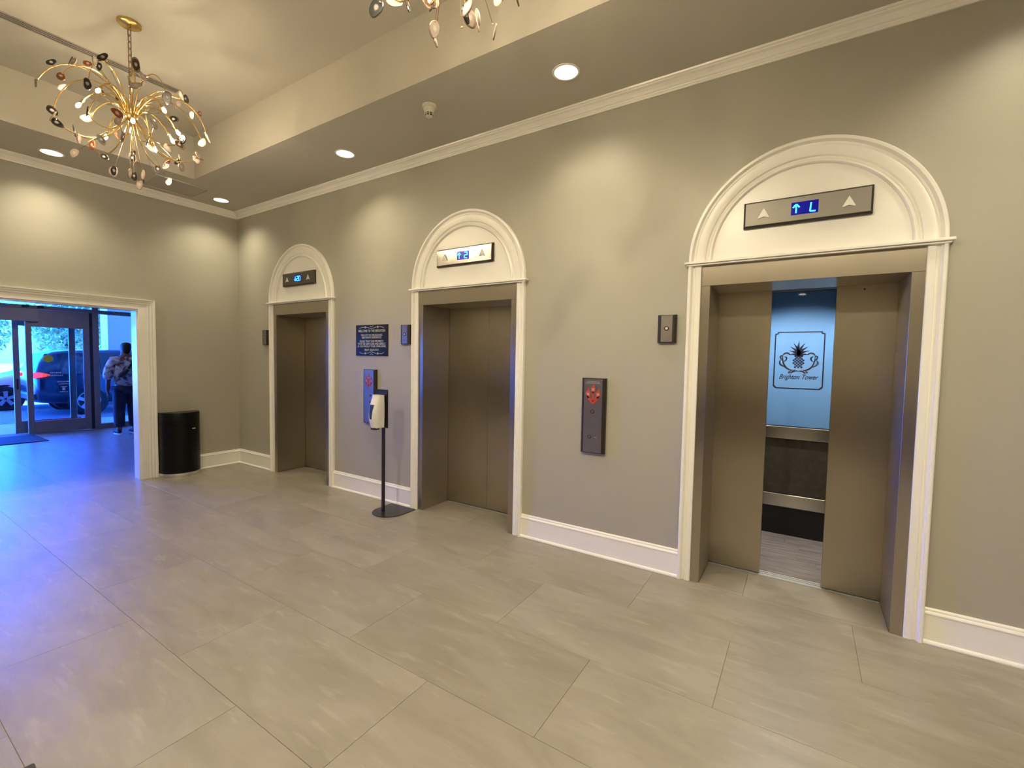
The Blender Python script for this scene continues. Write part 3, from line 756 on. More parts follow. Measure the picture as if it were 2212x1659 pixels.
# ------------------------------------------------------------------ half-round litter bin by the doorway
def bin_():
    yc, hw, dep, x0 = -0.800, 0.226, 0.235, 0.034
    r = thing('litter_bin', (x0, yc, 0), 'black half-round litter bin against the wall beside the doorway', 'litter bin')
    def arc(hw_, dep_, z): return [(x0+dep_*math.cos(a)**0.8 if math.cos(a) > 1e-6 else x0, yc+hw_*math.sin(a), z) for a in [-PI/2+PI*i/28 for i in range(29)]]
    b = MB(); b.loft([arc(hw,dep,0.05), arc(hw,dep,0.655)]); body = b.build('body', M_blackgloss, r, smooth=True)
    b = MB(); b.loft([arc(hw*1.0,dep*1.0,0.660), arc(hw,dep,0.822), arc(hw*0.985,dep*0.985,0.830)]); b.build('hood', M_blackgloss, r, smooth=True)
    b = MB(); b.loft([arc(hw-0.006,dep-0.006,0.650), arc(hw-0.006,dep-0.006,0.664)]); b.build('seam', M_toe, r)
    b = MB(); b.loft([arc(hw+0.008,dep+0.010,0.0), arc(hw+0.010,dep+0.012,0.012), arc(hw+0.006,dep+0.007,0.030), arc(hw+0.007,dep+0.008,0.046), arc(hw,dep,0.050)]); b.build('base_band', M_chrome, r, smooth=True)
    ang = 0.40; px, py = x0+(dep+0.001)*math.cos(ang)**0.8, yc+hw*math.sin(ang)
    b = MB(); b.box(-0.004,0.006,-0.024,0.024,-0.009,0.009); o = b.build('latch', M_chrome, body, local=True, bevel=0.004)
    o.location = Vector((px, py, 0.618))-wloc(body); o.rotation_euler = (0, 0, ang*0.8)
bin_()

# ------------------------------------------------------------------ downlights
def downlight(x, y, label, flood=False, beam=1.0, wash=1.0):
    r = thing('downlight', (x, y, ZC), label, 'ceiling light', 'recessed downlights in the soffit')
    b = MB(); b.lathe([(0.098,-0.0005),(0.098,-0.005),(0.090,-0.008),(0.083,-0.006),(0.083,-0.0005)], 32, (x,y,ZC)); b.build('trim_ring', M_white, r, smooth=True)
    b = MB(); b.lathe([(0.082,-0.001),(0.082,-0.004),(0.0005,-0.0045)], 32, (x,y,ZC)); b.build('lens', M_lens, r)
    specs = [(FILL_W, 134, 0.7)] if flood else [(SPOT_W*wash, 132, 0.9), (BEAM_W*beam, 64, 1.0)]
    for pw, ang, bl in specs:
        ld = bpy.data.lights.new('lamp', 'SPOT'); ld.energy = pw; ld.spot_size = math.radians(ang); ld.spot_blend = bl; ld.shadow_soft_size = 0.05; ld.color = (1.0, 0.88, 0.61)
        lo = bpy.data.objects.new('lamp', ld); COL.objects.link(lo); lo.parent = r; lo.location = (0, 0, -0.02)
        if flood: lo.rotation_euler = (math.radians(24), 0, 0)      # added fill lamp, tilted to brighten the lift wall
downlight(5.49, -0.487, 'large bright recessed downlight between the middle and open elevators')
downlight(3.03, -0.46, 'recessed downlight above the black notice sign')
downlight(0.44, -0.42, 'recessed downlight in the corner beside the flush ceiling panel', wash=1.15)
downlight(0.42, -2.02, 'recessed downlight behind the chandelier above the doorway', beam=0.15, wash=1.35)
downlight(7.96, -0.48, 'recessed downlight past the right side of the open elevator')
downlight(0.42, -3.62, 'recessed downlight in the corner behind the camera side', beam=0.15, wash=1.5)
for i, x in enumerate((4.2, 6.2, 8.2)):
    downlight(x, -3.28, ('first', 'second', 'third')[i]+' added unseen fill downlight along the opposite wall from the doorway', flood=True)
downlight(10.2, -0.48, 'recessed downlight at the far end over the elevator wall')
downlight(10.2, -3.28, 'added unseen fill downlight at the far end over the opposite wall', flood=True)

# smoke detector
def detector():
    x, y = 4.36, -0.667
    r = thing('smoke_detector', (x, y, ZC), 'small ivory smoke detector on the soffit', 'smoke detector')
    b = MB(); b.lathe([(0.056,-0.0005),(0.057,-0.016),(0.053,-0.022),(0.044,-0.024),(0.044,-0.0005)], 28, (x,y,ZC)); b.build('base', M_cream, r, smooth=True)
    b = MB(); b.lathe([(0.045,-0.022),(0.043,-0.040),(0.037,-0.062),(0.030,-0.066),(0.030,-0.022)], 28, (x,y,ZC)); b.build('body', M_cream, r, smooth=True)
    b = MB(); b.lathe([(0.033,-0.060),(0.033,-0.084),(0.022,-0.086),(0.0005,-0.086)], 24, (x,y,ZC)); b.build('chamber', M_toe, r)
    b = MB()
    for k in range(8):
        a_ = 2*PI*k/8; b.box(x+0.034*math.cos(a_)-0.003,x+0.034*math.cos(a_)+0.003,y+0.034*math.sin(a_)-0.003,y+0.034*math.sin(a_)+0.003,ZC-0.088,ZC-0.060)
    b.build('rib', M_cream, r)
    b = MB(); b.lathe([(0.034,-0.073),(0.036,-0.075),(0.034,-0.077),(0.028,-0.075)], 24, (x,y,ZC)); b.build('ring', M_cream, r)
    b = MB(); b.lathe([(0.030,-0.086),(0.026,-0.090),(0.016,-0.093),(0.0005,-0.094)], 24, (x,y,ZC)); b.build('cap', M_cream, r, smooth=True)
detector()

# flush panel in the soffit and slot diffuser in the tray
def vent():
    x0, x1, y0, y1 = 0.19, 0.72, -1.235, -0.655
    r = thing('ceiling_panel', ((x0+x1)/2, (y0+y1)/2, ZC), 'flush square panel in the soffit near the corner', 'ceiling panel')
    b = MB()
    for a in ((x0,x1,y0,y0+0.025),(x0,x1,y1-0.025,y1),(x0,x0+0.025,y0+0.025,y1-0.025),(x1-0.025,x1,y0+0.025,y1-0.025)): b.box(a[0],a[1],a[2],a[3],ZC-0.010,ZC-0.0005)
    b.build('frame', M_ceil, r, bevel=0.002)
    b = MB(); b.box(x0+0.028,x1-0.028,y0+0.028,y1-0.028,ZC-0.004,ZC-0.0005); b.build('panel', mat('perforated_panel_paint', (0.46,0.43,0.39), 0.7, var=0.05, scale=120), r)
vent()
def slot():
    x, y0, y1 = 1.83, -2.64, -1.44
    r = thing('slot_diffuser', (x, (y0+y1)/2, ZTR), 'long grey linear slot diffuser in the tray ceiling behind the chandelier', 'air diffuser')
    b = MB()
    for k in range(4): b.box(x-0.045+k*0.028, x-0.045+k*0.028+0.008, y0, y1, ZTR-0.008, ZTR-0.0005)
    b.build('frame', mat('diffuser_paint', (0.36,0.32,0.29), 0.6), r)
    b = MB(); b.box(x-0.044, x+0.046, y0+0.002, y1-0.002, ZTR-0.003, ZTR-0.0005); b.build('slot_back', M_greydark, r)
slot()

# ------------------------------------------------------------------ chandeliers
def chandelier(cx_, cy_, label):
    hz = 3.405
    r = thing('chandelier', (cx_, cy_, hz), label, 'chandelier', 'brass agate chandeliers')
    random.seed(21)
    dz = ZTR-hz
    b = MB(); b.lathe([(0.0005,dz-0.028),(0.060,dz-0.026),(0.074,dz-0.018),(0.076,dz-0.001),(0.0005,dz-0.001)], 32); b.build('canopy', M_brass, r, local=True, smooth=True)
    b = MB(); b.lathe([(0.010,dz-0.045),(0.012,dz-0.030),(0.010,dz-0.024)], 12); b.build('loop', M_brass, r, local=True)
    # chain
    lk = MB(); L2, W2 = 0.030, 0.0115
    ringpts = [(W2*math.cos(a), 0, (L2-W2)*(1 if math.sin(a) > 0 else -1)+W2*math.sin(a)) for a in [2*PI*(i+0.5)/16 for i in range(16)]]
    ringpts.append(ringpts[0]); ringpts.append(ringpts[1])
    lk.tube(ringpts, 0.0034, 5, caps=False)
    first = None; zt = dz-0.05; k = 0
    while zt > 0.10:
        if first is None: first = lk.build('chain_link', M_brassdark, r, local=True, smooth=True); o = first
        else: o = inst(first, r, (0,0,0))
        o.location = (0, 0, zt-0.018); o.rotation_euler = (0, 0, (PI/2)*(k % 2)+0.5)
        zt -= 0.049; k += 1
    b = MB(); b.lathe([(0.0005,0.10),(0.006,0.10),(0.008,0.05),(0.030,0.035),(0.040,0.018),(0.040,-0.018),(0.030,-0.035),(0.010,-0.05),(0.0005,-0.055)], 24); b.build('hub', M_brass, r, local=True, smooth=True)
    # agate prototypes: flat polished slices (in xz, thin in y)
    protos = []
    for q in range(8):
        rr = random.Random(100+q); n = 18
        sx, sz = rr.uniform(0.021, 0.029), rr.uniform(0.032, 0.046); ph = [rr.uniform(0, 6) for _ in range(3)]
        out = []
        for i in range(n):
            a = 2*PI*i/n; k_ = 1+0.08*math.sin(2*a+ph[0])+0.06*math.sin(3*a+ph[1])+0.03*math.sin(5*a+ph[2])
            out.append((sx*k_*math.cos(a), sz*k_*math.sin(a)-0.0))
        b = MB(); b.loft([[(p[0]*s_, y_, p[1]*s_) for p in out] for y_, s_ in ((-0.004, 0.90), (-0.0025, 1.0), (0.0025, 1.0), (0.004, 0.90))])
        protos.append((b, AG[(0, 1, 2, 1, 3, 0, 0, 1)[q]]))
    made = {}
    def add_agate(p, q=None, scale=1.0, rot=None):
        q = random.randrange(8) if q is None else q
        if q not in made: made[q] = o = protos[q][0].build('agate_slice', protos[q][1], r, local=True)
        else: o = inst(made[q], r, (0,0,0))
        o.location = p; o.rotation_euler = rot or (random.uniform(-.7,.7), random.uniform(-1.2,1.2), random.uniform(0, 2*PI)); o.scale = (scale,)*3
    bead = [None]
    def add_bead(p, s_=1.0):
        if bead[0] is None:
            b = MB(); b.lathe([(0.0005,-0.006),(0.005,-0.0045),(0.006,0),(0.005,0.0045),(0.0005,0.006)], 8); bead[0] = o = b.build('cap_bead', M_brass, r, local=True, smooth=True)
        else: o = inst(bead[0], r, (0,0,0))
        o.location = p; o.scale = (s_,)*3
    def pol(p, a): return (p[0]*math.cos(a), p[0]*math.sin(a), p[1])
    # upper sweeping arms
    armA = [None]*3
    for i in range(13):
        a = 2*PI*(i+0.3)/13+random.uniform(-.08,.08); v = i % 3
        P = [((0.030,0.012),(0.10,0.27),(0.38,0.34),(0.500,0.045)), ((0.030,0.012),(0.09,0.23),(0.33,0.27),(0.440,0.060)), ((0.030,0.012),(0.12,0.31),(0.42,0.29),(0.480,-0.01))][v]
        pts = bez(*P, n=16)
        if armA[v] is None: armA[v] = o = MB().tube([(p[0],0,p[1]) for p in pts], [0.0052-0.0018*k/16 for k in range(17)], 6).build('arm', M_brass, r, local=True, smooth=True)
        else: o = inst(armA[v], r, (0,0,0))
        o.rotation_euler = (0,0,a); o.location = (0,0,0)
        end = Vector(pol(pts[-1], a)); add_bead(end)
        add_agate(end+Vector(pol((0.010,-0.026), a)), scale=1.0)
        for kk in (13, 10):
            if random.random() < 0.75:
                m_ = Vector(pol(pts[kk], a+random.uniform(-.04,.04))); add_bead(m_, 0.8); add_agate(m_+Vector((0,0,0.022))+Vector(pol((0.012,0), a)), scale=random.uniform(.75,1))
    # lower sweeping arms
    armB = [None]*2
    for i in range(11):
        a = 2*PI*(i+0.1)/11+random.uniform(-.1,.1); v = i % 2
        P = [((0.030,-0.012),(0.09,-0.22),(0.30,-0.33),(0.415,-0.185)), ((0.030,-0.012),(0.11,-0.17),(0.26,-0.25),(0.355,-0.175))][v]
        pts = bez(*P, n=14)
        if armB[v] is None: armB[v] = o = MB().tube([(p[0],0,p[1]) for p in pts], [0.0052-0.0018*k/14 for k in range(15)], 6).build('arm', M_brass, r, local=True, smooth=True)
        else: o = inst(armB[v], r, (0,0,0))
        o.rotation_euler = (0,0,a); o.location = (0,0,0)
        end = Vector(pol(pts[-1], a)); add_bead(end)
        add_agate(end+Vector(pol((0.014,0.018), a)), scale=1.0)
        if random.random() < 0.8: add_agate(end+Vector(pol((-0.004,-0.02), a+0.03)), scale=0.9)
        m_ = Vector(pol(pts[10], a)); 
        if random.random() < 0.6: add_bead(m_, .8); add_agate(m_+Vector((0,0,-0.022)), scale=.85)
    # arms with bulbs
    armC = [None]*2; sl = None; bl = None
    for i in range(10):
        a = 2*PI*(i+0.55)/10; v = i % 2
        P = [((0.030,0.008),(0.09,0.17),(0.22,0.16),(0.285,0.055)), ((0.030,-0.008),(0.08,0.10),(0.16,0.06),(0.235,-0.085))][v]
        pts = bez(*P, n=12)
        if armC[v] is None: armC[v] = o = MB().tube([(p[0],0,p[1]) for p in pts], 0.0055, 6).build('lamp_arm', M_brass, r, local=True, smooth=True)
        else: o = inst(armC[v], r, (0,0,0))
        o.rotation_euler = (0,0,a); o.location = (0,0,0)
        e_ = Vector(pol(pts[-1], a)); d_ = (Vector(pol(pts[-1], a))-Vector(pol(pts[-2], a))).normalized()
        rot = d_.to_track_quat('Z', 'Y').to_euler()
        if sl is None:
            b = MB(); b.lathe([(0.0005,-0.004),(0.009,-0.004),(0.010,0.0),(0.0085,0.030),(0.0005,0.030)], 14); sl = o = b.build('socket', M_brass, r, local=True, smooth=True)
            b = MB(); b.lathe([(0.0005,0.031),(0.007,0.031),(0.008,0.035),(0.0115,0.046),(0.0125,0.053),(0.0105,0.062),(0.005,0.070),(0.0005,0.073)], 12); bl = b.build('bulb', M_bulb, r, local=True, smooth=True)
            o2 = bl
        else: o = inst(sl, r, (0,0,0)); o2 = inst(bl, r, (0,0,0))
        o.location = o2.location = e_; o.rotation_euler = o2.rotation_euler = rot
    # fine straight sprays with small tips
    def spray(el, a, ln, tip):
        d_ = Vector((math.cos(el)*math.cos(a), math.cos(el)*math.sin(a), math.sin(el)))
        b = MB(); b.tube([d_*0.03, d_*ln], 0.0015, 4); b.build('spray_wire', M_brassdark, r, local=True)
        add_bead(d_*ln, 0.8)
        if tip: add_agate(d_*(ln+0.028), scale=random.uniform(.7,1), rot=(random.uniform(-.3,.3), -math.cos(a)*(PI/2-abs(el))*0.8, random.uniform(0, PI)))
    for i in range(14):
        spray(random.uniform(-1.5,-0.75), 2*PI*i/14+random.uniform(-.2,.2), random.uniform(0.40,0.475), i % 4 != 3)
    for i in range(14):
        spray(random.uniform(0.55,1.25), 2*PI*i/14+random.uniform(-.2,.2), random.uniform(0.26,0.37), i % 5 == 0)
    return r
ch = chandelier(2.555, -2.036, 'complete lit brass chandelier with agate slices hanging in the tray ceiling')
c2 = copy_tree(ch)
c2.location = (5.76, -2.036, 3.405); c2.rotation_euler = (0, 0, 0.7)
c2['label'] = 'cut-off brass chandelier of which only hanging agate tips show at the top edge'

# ------------------------------------------------------------------ floor mats
b = MB(); b.box(-5.30,-4.30,-3.2,-1.14,0.0005,0.012)
tag(b.build('door_mat', M_mat, bevel=0.004), 'dark blue door mat in front of the sliding entrance door', 'mat')
b = MB(); b.box(0,1.5,-0.9,0,0.0005,0.014)
o = b.build('floor_mat', M_matgrey, bevel=0.012); o.location = (4.572,-3.036,0); o.rotation_euler = (0,0,-0.06)
tag(o, 'charcoal floor mat of which one corner shows at the bottom left', 'mat')

# ------------------------------------------------------------------ vestibule beyond the doorway
VZ = 2.95
w = MB(); w.quad((VX-0.3,-4.6,VZ),(-0.15,-4.6,VZ),(-0.15,1.3,VZ),(VX-0.3,1.3,VZ)); w.quad((VX-0.3,-4.6,VZ+0.3),(-0.15,-4.6,VZ+0.3),(-0.15,1.3,VZ+0.3),(VX-0.3,1.3,VZ+0.3))
w.quad((VX-0.3,-4.6,VZ),(VX-0.3,1.3,VZ),(VX-0.3,1.3,VZ+0.3),(VX-0.3,-4.6,VZ+0.3))
struct(w.build('ceiling_vestibule', M_ceil))
w = MB(); w.box(VX-0.3,-0.15,1.25,1.35,-0.06,VZ+0.3); struct(w.build('wall_vestibule_right', M_wall))
w = MB(); w.box(VX-0.3,-0.15,-4.7,-4.6,-0.06,VZ+0.3); struct(w.build('wall_vestibule_left', M_wall))
w = MB(); w.box(-0.16,-0.15,-4.65,YB,-0.05,VZ+0.3); w.box(-0.16,-0.15,-0.01,1.3,-0.05,VZ+0.3); struct(w.build('wall_vestibule_back', M_wall))
w = MB(); w.box(VX-0.3,-0.15,-4.6,YB,-0.06,-0.003); struct(w.build('floor_vestibule', M_grout))

for i, (vx, vy) in enumerate(((-1.6, -2.2), (-3.9, -1.0))):  # unseen lamps added to warm the storefront frames
    r = thing('downlight', (vx, vy, VZ), ('added vestibule fill downlight just beyond the doorway', 'added vestibule fill downlight near the sliding door')[i], 'ceiling light', 'added vestibule fill lights')
    b = MB(); b.lathe([(0.098,-0.0005),(0.098,-0.005),(0.090,-0.008),(0.083,-0.006),(0.083,-0.0005)], 32, (vx,vy,VZ)); b.build('trim_ring', M_white, r, smooth=True)
    b = MB(); b.lathe([(0.082,-0.001),(0.082,-0.004),(0.0005,-0.0045)], 32, (vx,vy,VZ)); b.build('lens', M_lens, r)
    ld = bpy.data.lights.new('lamp', 'SPOT'); ld.energy = 20; ld.spot_size = math.radians(160); ld.spot_blend = 0.4; ld.shadow_soft_size = 0.05; ld.color = (1.0, 0.88, 0.61)
    lo = bpy.data.objects.new('lamp', ld); COL.objects.link(lo); lo.parent = r; lo.location = (0, 0, -0.02)

def storefront():
    r = thing('window_1', (VX, -0.18, 0)); r['kind'] = 'structure'
    fx0, fx1 = VX-0.09, VX+0.03
    def bar(name, y0, y1, z0, z1, m=M_grey, x0=fx0, x1=fx1):
        b = MB(); b.box(x0,x1,y0,y1,z0,z1); return b.build(name, m, r, bevel=0.004, seg=1)
    bar('mullion', -0.20, -0.10, 0, VZ)
    bar('gasket', -0.265, -0.20, 0, 2.40, M_greydark)
    bar('mullion', 1.12, 1.24, 0, VZ); bar('mullion', -3.60, -3.50, 0, VZ); bar('mullion', -4.59, -4.50, 0, VZ)
    bar('bottom_rail', -0.10, 1.12, 0, 0.09); bar('transom_rail', -0.10, 1.12, 2.40, 2.475); bar('transom_rail', -3.50, -0.20, 2.40, 2.475)
    bar('bottom_rail', -4.50, -3.60, 0, 0.09); bar('transom_rail', -4.50, -3.60, 2.40, 2.475)
    bar('head_rail', -4.50, 1.12, VZ-0.06, VZ)
    for y0, y1, z0, z1 in ((-0.10,1.12,0.09,2.40),(-0.10,1.12,2.475,VZ-0.06),(-3.50,-0.20,2.475,VZ-0.06),(-4.50,-3.60,0.09,2.40),(-4.50,-3.60,2.475,VZ-0.06)):
        bar('glass_pane', y0, y1, z0, z1, M_glass, VX-0.034, VX-0.026)
    # sensors on the transom
    for yy in (-1.16, -0.96): bar('door_sensor', yy-0.045, yy+0.045, 2.43, 2.475, M_black, VX+0.03, VX+0.07)
    bar('operator_housing', -3.50, -1.0, 2.16, 2.40, M_grey, VX+0.031, VX+0.13)
storefront()

def slide_leaf(y0, y1, x, label, decals, group):
    r = thing('sliding_door', (x, (y0+y1)/2, 0), label, 'door', group)
    t = 0.045
    def bar(name, a, b_, z0, z1, m=M_grey, xa=x-t/2, xb=x+t/2, bev=0.004):
        q = MB(); q.box(xa,xb,a,b_,z0,z1); return q.build(name, m, r, bevel=bev, seg=1)
    zt = 2.395 if decals else 2.30
    st = 0.10
    bar('stile', y0, y0+(0.085 if decals else 0.085), 0.01, zt); bar('stile', y1-st, y1, 0.01, zt)
    bar('bottom_rail', y0+0.085, y1-st, 0.01, 0.245); bar('top_rail', y0+0.085, y1-st, zt-0.33 if decals else zt-0.22, zt)
    bar('glass_pane', y0+0.085, y1-st, 0.245, zt-0.33 if decals else zt-0.22, M_glass, x-0.004, x+0.004, 0.0)
    if decals:
        def dec(name, m, items):
            q = MB()
            for (ya, yb, za, zb) in items: q.box(x+0.0042,x+0.0052,ya,yb,za,zb)
            return q.build(name, m, r)
        q = MB(); q.lathe([(0.072,0.0042),(0.072,0.0052),(0.0005,0.0052)], 24, (x,-0.875,1.455), 'x'); q.build('yellow_decal', M_yellow, r)
        items = []; random.seed(9)
        for z, ya, yb, hh in ((1.180,-0.86,-0.70,0.022),(1.125,-0.90,-0.68,0.022),(1.00,-0.76,-0.58,0.018),(0.955,-0.74,-0.60,0.014),(0.90,-0.71,-0.62,0.014),(0.80,-0.73,-0.60,0.012)):
            y = ya
            while y < yb-0.01:
                wv = random.uniform(0.014,0.03); items.append((y, min(y+wv,yb), z-hh/2, z+hh/2)); y += wv+0.008
        items.append((-0.69,-0.65,0.83,0.885))
        dec('white_decal', M_decal, items)
        items = []; y = -1.05
        while y < -0.42:
            wv = random.uniform(0.012,0.03); items.append((y, y+wv, 0.252, 0.270)); y += wv+0.008
        dec('red_decal', M_redvinyl, items)
    else:
        bar('lock', y0+0.03, y0+0.055, 0.86, 1.06, M_black, x+t/2, x+t/2+0.03)
    return r
slide_leaf(-1.18, -0.262, VX+0.055, 'grey framed sliding glass door leaf with yellow round decal', True, 'sliding entrance door leaves')
slide_leaf(-1.315, -0.43, VX-0.16, 'grey framed sliding glass door leaf with dark lock, behind the decalled leaf', False, 'sliding entrance door leaves')

# ------------------------------------------------------------------ person waiting at the entrance, seen from behind
def skin_mesh(name, pts, edges, radii, m, parent, sub=2, root=0):
    me = bpy.data.meshes.new(name); me.from_pydata(pts, edges, [])
    o = bpy.data.objects.new(name, me); COL.objects.link(o); o.parent = parent
    sk = o.modifiers.new('skin', 'SKIN'); sk.use_smooth_shade = True
    sv = me.skin_vertices[0].data
    for i, q in enumerate(radii):
        sv[i].radius = q if isinstance(q, tuple) else (q, q)
        sv[i].use_root = (i == root)
    sb = o.modifiers.new('sub', 'SUBSURF'); sb.levels = sub; sb.render_levels = sub
    me.materials.append(m)
    return o
def person():
    r = thing('person', (-4.2, -0.045, 0), 'person seen from behind in camouflage shirt and dark jeans with crossbody bag', 'person', rz=PI/2)
    # local: +y forward (towards the street), x to the person's right
    P = [(0,0,0.96),(0,-0.01,1.12),(0,-0.02,1.30),(0,-0.01,1.46),(0,0.02,1.55),(0,0.05,1.62),(0.01,0.06,1.70),(0.01,0.06,1.78),      # 0-7 spine, neck, head
         (-0.11,0,0.92),(-0.12,0.03,0.52),(-0.13,-0.02,0.10),(-0.14,0.10,0.045),    # 8-11 left leg
         (0.11,0,0.92),(0.10,0.01,0.52),(0.09,-0.06,0.10),(0.11,0.06,0.045),          # 12-15 right leg
         (-0.20,0,1.45),(-0.27,0.0,1.18),(-0.27,0.06,0.93),(-0.265,0.085,0.87),(-0.26,0.10,0.82),  # 16-20 left arm
         (0.20,0,1.45),(0.28,0.02,1.18),(0.22,0.20,1.08),(0.18,0.26,1.10),(0.16,0.31,1.11)]        # 21-25 right arm (bent forward)
    E_ = [(0,1),(1,2),(2,3),(3,4),(4,5),(5,6),(6,7),(0,8),(8,9),(9,10),(10,11),(0,12),(12,13),(13,14),(14,15),(3,16),(16,17),(17,18),(18,19),(19,20),(3,21),(21,22),(22,23),(23,24),(24,25)]
    R_ = [(0.15,0.12),(0.15,0.12),(0.17,0.125),(0.12,0.10),0.065,0.068,(0.082,0.10),(0.07,0.085),0.10,0.062,0.042,(0.045,0.035),0.10,0.062,0.042,(0.045,0.035),
          0.068,0.048,0.034,(0.022,0.038),(0.016,0.034),0.068,0.048,0.034,(0.022,0.038),(0.016,0.034)]
    # fingers
    for (base, d_, k) in ((20, Vector((0.02,0.02,-1)).normalized(), -1), (25, Vector((-0.3,1,0.0)).normalized(), 1)):
        bp = Vector(P[base]); side = Vector((0,1,0)) if k < 0 else Vector((0,0,1))
        for q, (off, ln) in enumerate(((-0.026,0.062),(-0.009,0.075),(0.009,0.078),(0.026,0.068))):
            i0 = len(P); p1 = bp+side*off+d_*ln*0.5; p2 = bp+side*off+d_*ln+Vector((0.008,0.006,0))
            P.append(tuple(p1)); P.append(tuple(p2)); R_ += [0.0085, 0.0075]; E_ += [(base,i0),(i0,i0+1)]
        i0 = len(P); th = Vector(P[base-1]); p1 = th+side*0.045+d_*0.03; p2 = th+side*0.055+d_*0.065
        P.append(tuple(p1)); P.append(tuple(p2)); R_ += [0.010, 0.0085]; E_ += [(base-1,i0),(i0,i0+1)]
    body = skin_mesh('body', P, E_, R_, M_skin, r)
    # shirt: loose short-sleeved
    SP = [(0,0,0.93),(0,-0.01,1.08),(0,-0.025,1.24),(0,-0.02,1.40),(0,0.0,1.50),(-0.20,0,1.44),(-0.275,0.0,1.22),(-0.29,0.02,1.06),(0.20,0,1.44),(0.285,0.02,1.22),(0.27,0.08,1.12)]
    SE = [(0,1),(1,2),(2,3),(3,4),(3,5),(5,6),(6,7),(3,8),(8,9),(9,10)]
    SR = [(0.232,0.175),(0.225,0.170),(0.222,0.165),(0.175,0.135),(0.085,0.085),(0.098,0.098),(0.085,0.09),(0.078,0.085),(0.098,0.098),(0.085,0.09),(0.078,0.085)]
    skin_mesh('shirt', SP, SE, SR, M_camo, r)
    JP = [(0,0,0.96),(-0.105,0,0.86),(-0.118,0.03,0.50),(-0.130,-0.015,0.13),(0.105,0,0.86),(0.10,0.01,0.50),(0.092,-0.055,0.13)]
    skin_mesh('jeans', JP, [(0,1),(1,2),(2,3),(0,4),(4,5),(5,6)], [(0.175,0.15),(0.125,0.135),(0.095,0.10),(0.082,0.092),(0.125,0.135),(0.095,0.10),(0.082,0.092)], M_jean, r)
    for sx, sy in ((-0.135, 0.03), (0.098, -0.01)):
        SPt = [(sx,sy-0.09,0.060),(sx,sy-0.01,0.075),(sx-0.005,sy+0.09,0.055),(sx-0.01,sy+0.17,0.045)]
        sh = skin_mesh('shoe', SPt, [(0,1),(1,2),(2,3)], [(0.042,0.042),(0.046,0.055),(0.048,0.036),(0.040,0.028)], M_shoe, r)
        out = [(sx+0.047*math.cos(a)-0.004*math.sin(a), sy+0.04+0.16*math.sin(a)) for a in [2*PI*i/24 for i in range(24)]]
        b = MB(); b.prism(out, lambda q, t: (q[0], q[1], t), 0.0005, 0.030); b.build('sole', M_sole, sh, local=True, bevel=0.006)
    HP = [(0.01,0.03,1.80),(0.01,0.015,1.73),(0.008,-0.005,1.65),(0.0,-0.03,1.57)]
    skin_mesh('hair', HP, [(0,1),(1,2),(2,3)], [(0.080,0.085),(0.092,0.100),(0.080,0.075),(0.050,0.040)], M_hair, r)
    # bag and strap
    BP = [(-0.20,-0.20,1.13),(-0.12,-0.225,1.19),(-0.03,-0.215,1.28)]
    skin_mesh('bag', BP, [(0,1),(1,2)], [(0.065,0.045),(0.085,0.05),(0.055,0.035)], M_bag, r, sub=1)
    sp = [(-0.03,-0.205,1.29),(0.05,-0.185,1.41),(0.10,-0.12,1.525),(0.11,-0.02,1.56),(0.10,0.10,1.50)]
    b = MB(); rings = []
    for q in sp: rings.append([(q[0]-0.018,q[1]-0.004,q[2]+0.012),(q[0]+0.018,q[1]-0.004,q[2]-0.012),(q[0]+0.018,q[1]+0.004,q[2]-0.012),(q[0]-0.018,q[1]+0.004,q[2]+0.012)])
    b.loft(rings); b.build('strap', M_bag, r, local=True)
person()

# ------------------------------------------------------------------ outside: forecourt, added shade canopy, cars, trees
b = MB(); b.box(-80,VX-0.3,-50,50,-0.10,-0.02); struct(b.build('ground', M_asphalt))
b = MB(); b.box(-7.55,VX-0.3,-14,14,-0.05,-0.004); struct(b.build('floor_pavement', M_conc))
b = MB(); b.box(-45,-14.2,-40,40,-0.05,0.06); struct(b.build('floor_verge', mat('sunlit_sand_verge', (0.55,0.55,0.45), 0.9, var=0.15, scale=1)))
b = MB(); b.box(-14.2,VX-0.32,-16,16,3.9,4.3); struct(b.build('ceiling_shade_canopy', M_colwhite))  # unseen canopy slab, added to keep the sun off entrance and cars
b = MB(); b.box(VX-0.29,VX-0.05,-30,-4.6,-0.06,4.6); b.box(VX-0.29,VX-0.05,1.25,30,-0.06,4.6); b.box(VX-0.29,VX-0.10,-4.6,1.25,VZ,4.6); struct(b.build('wall_facade', M_colwhite))
def column(y, label):
    x, hw = -11.7, 0.32
    r = thing('canopy_column', (x, y, 0), label, 'column', 'white canopy columns')
    b = MB(); b.box(x-hw,x+hw,y-hw,y+hw,0.0,3.9); b.build('shaft', M_colwhite, r, bevel=0.01)
    b = MB(); b.box(x-hw-0.05,x+hw+0.05,y-hw-0.05,y+hw+0.05,-0.02,0.35); b.build('plinth', M_colwhite, r, bevel=0.01)
    b = MB(); b.box(x-hw-0.05,x+hw+0.05,y-hw-0.05,y+hw+0.05,3.6,3.9); b.build('capital', M_colwhite, r, bevel=0.01)
column(2.03, 'white square canopy column standing behind the dark car')

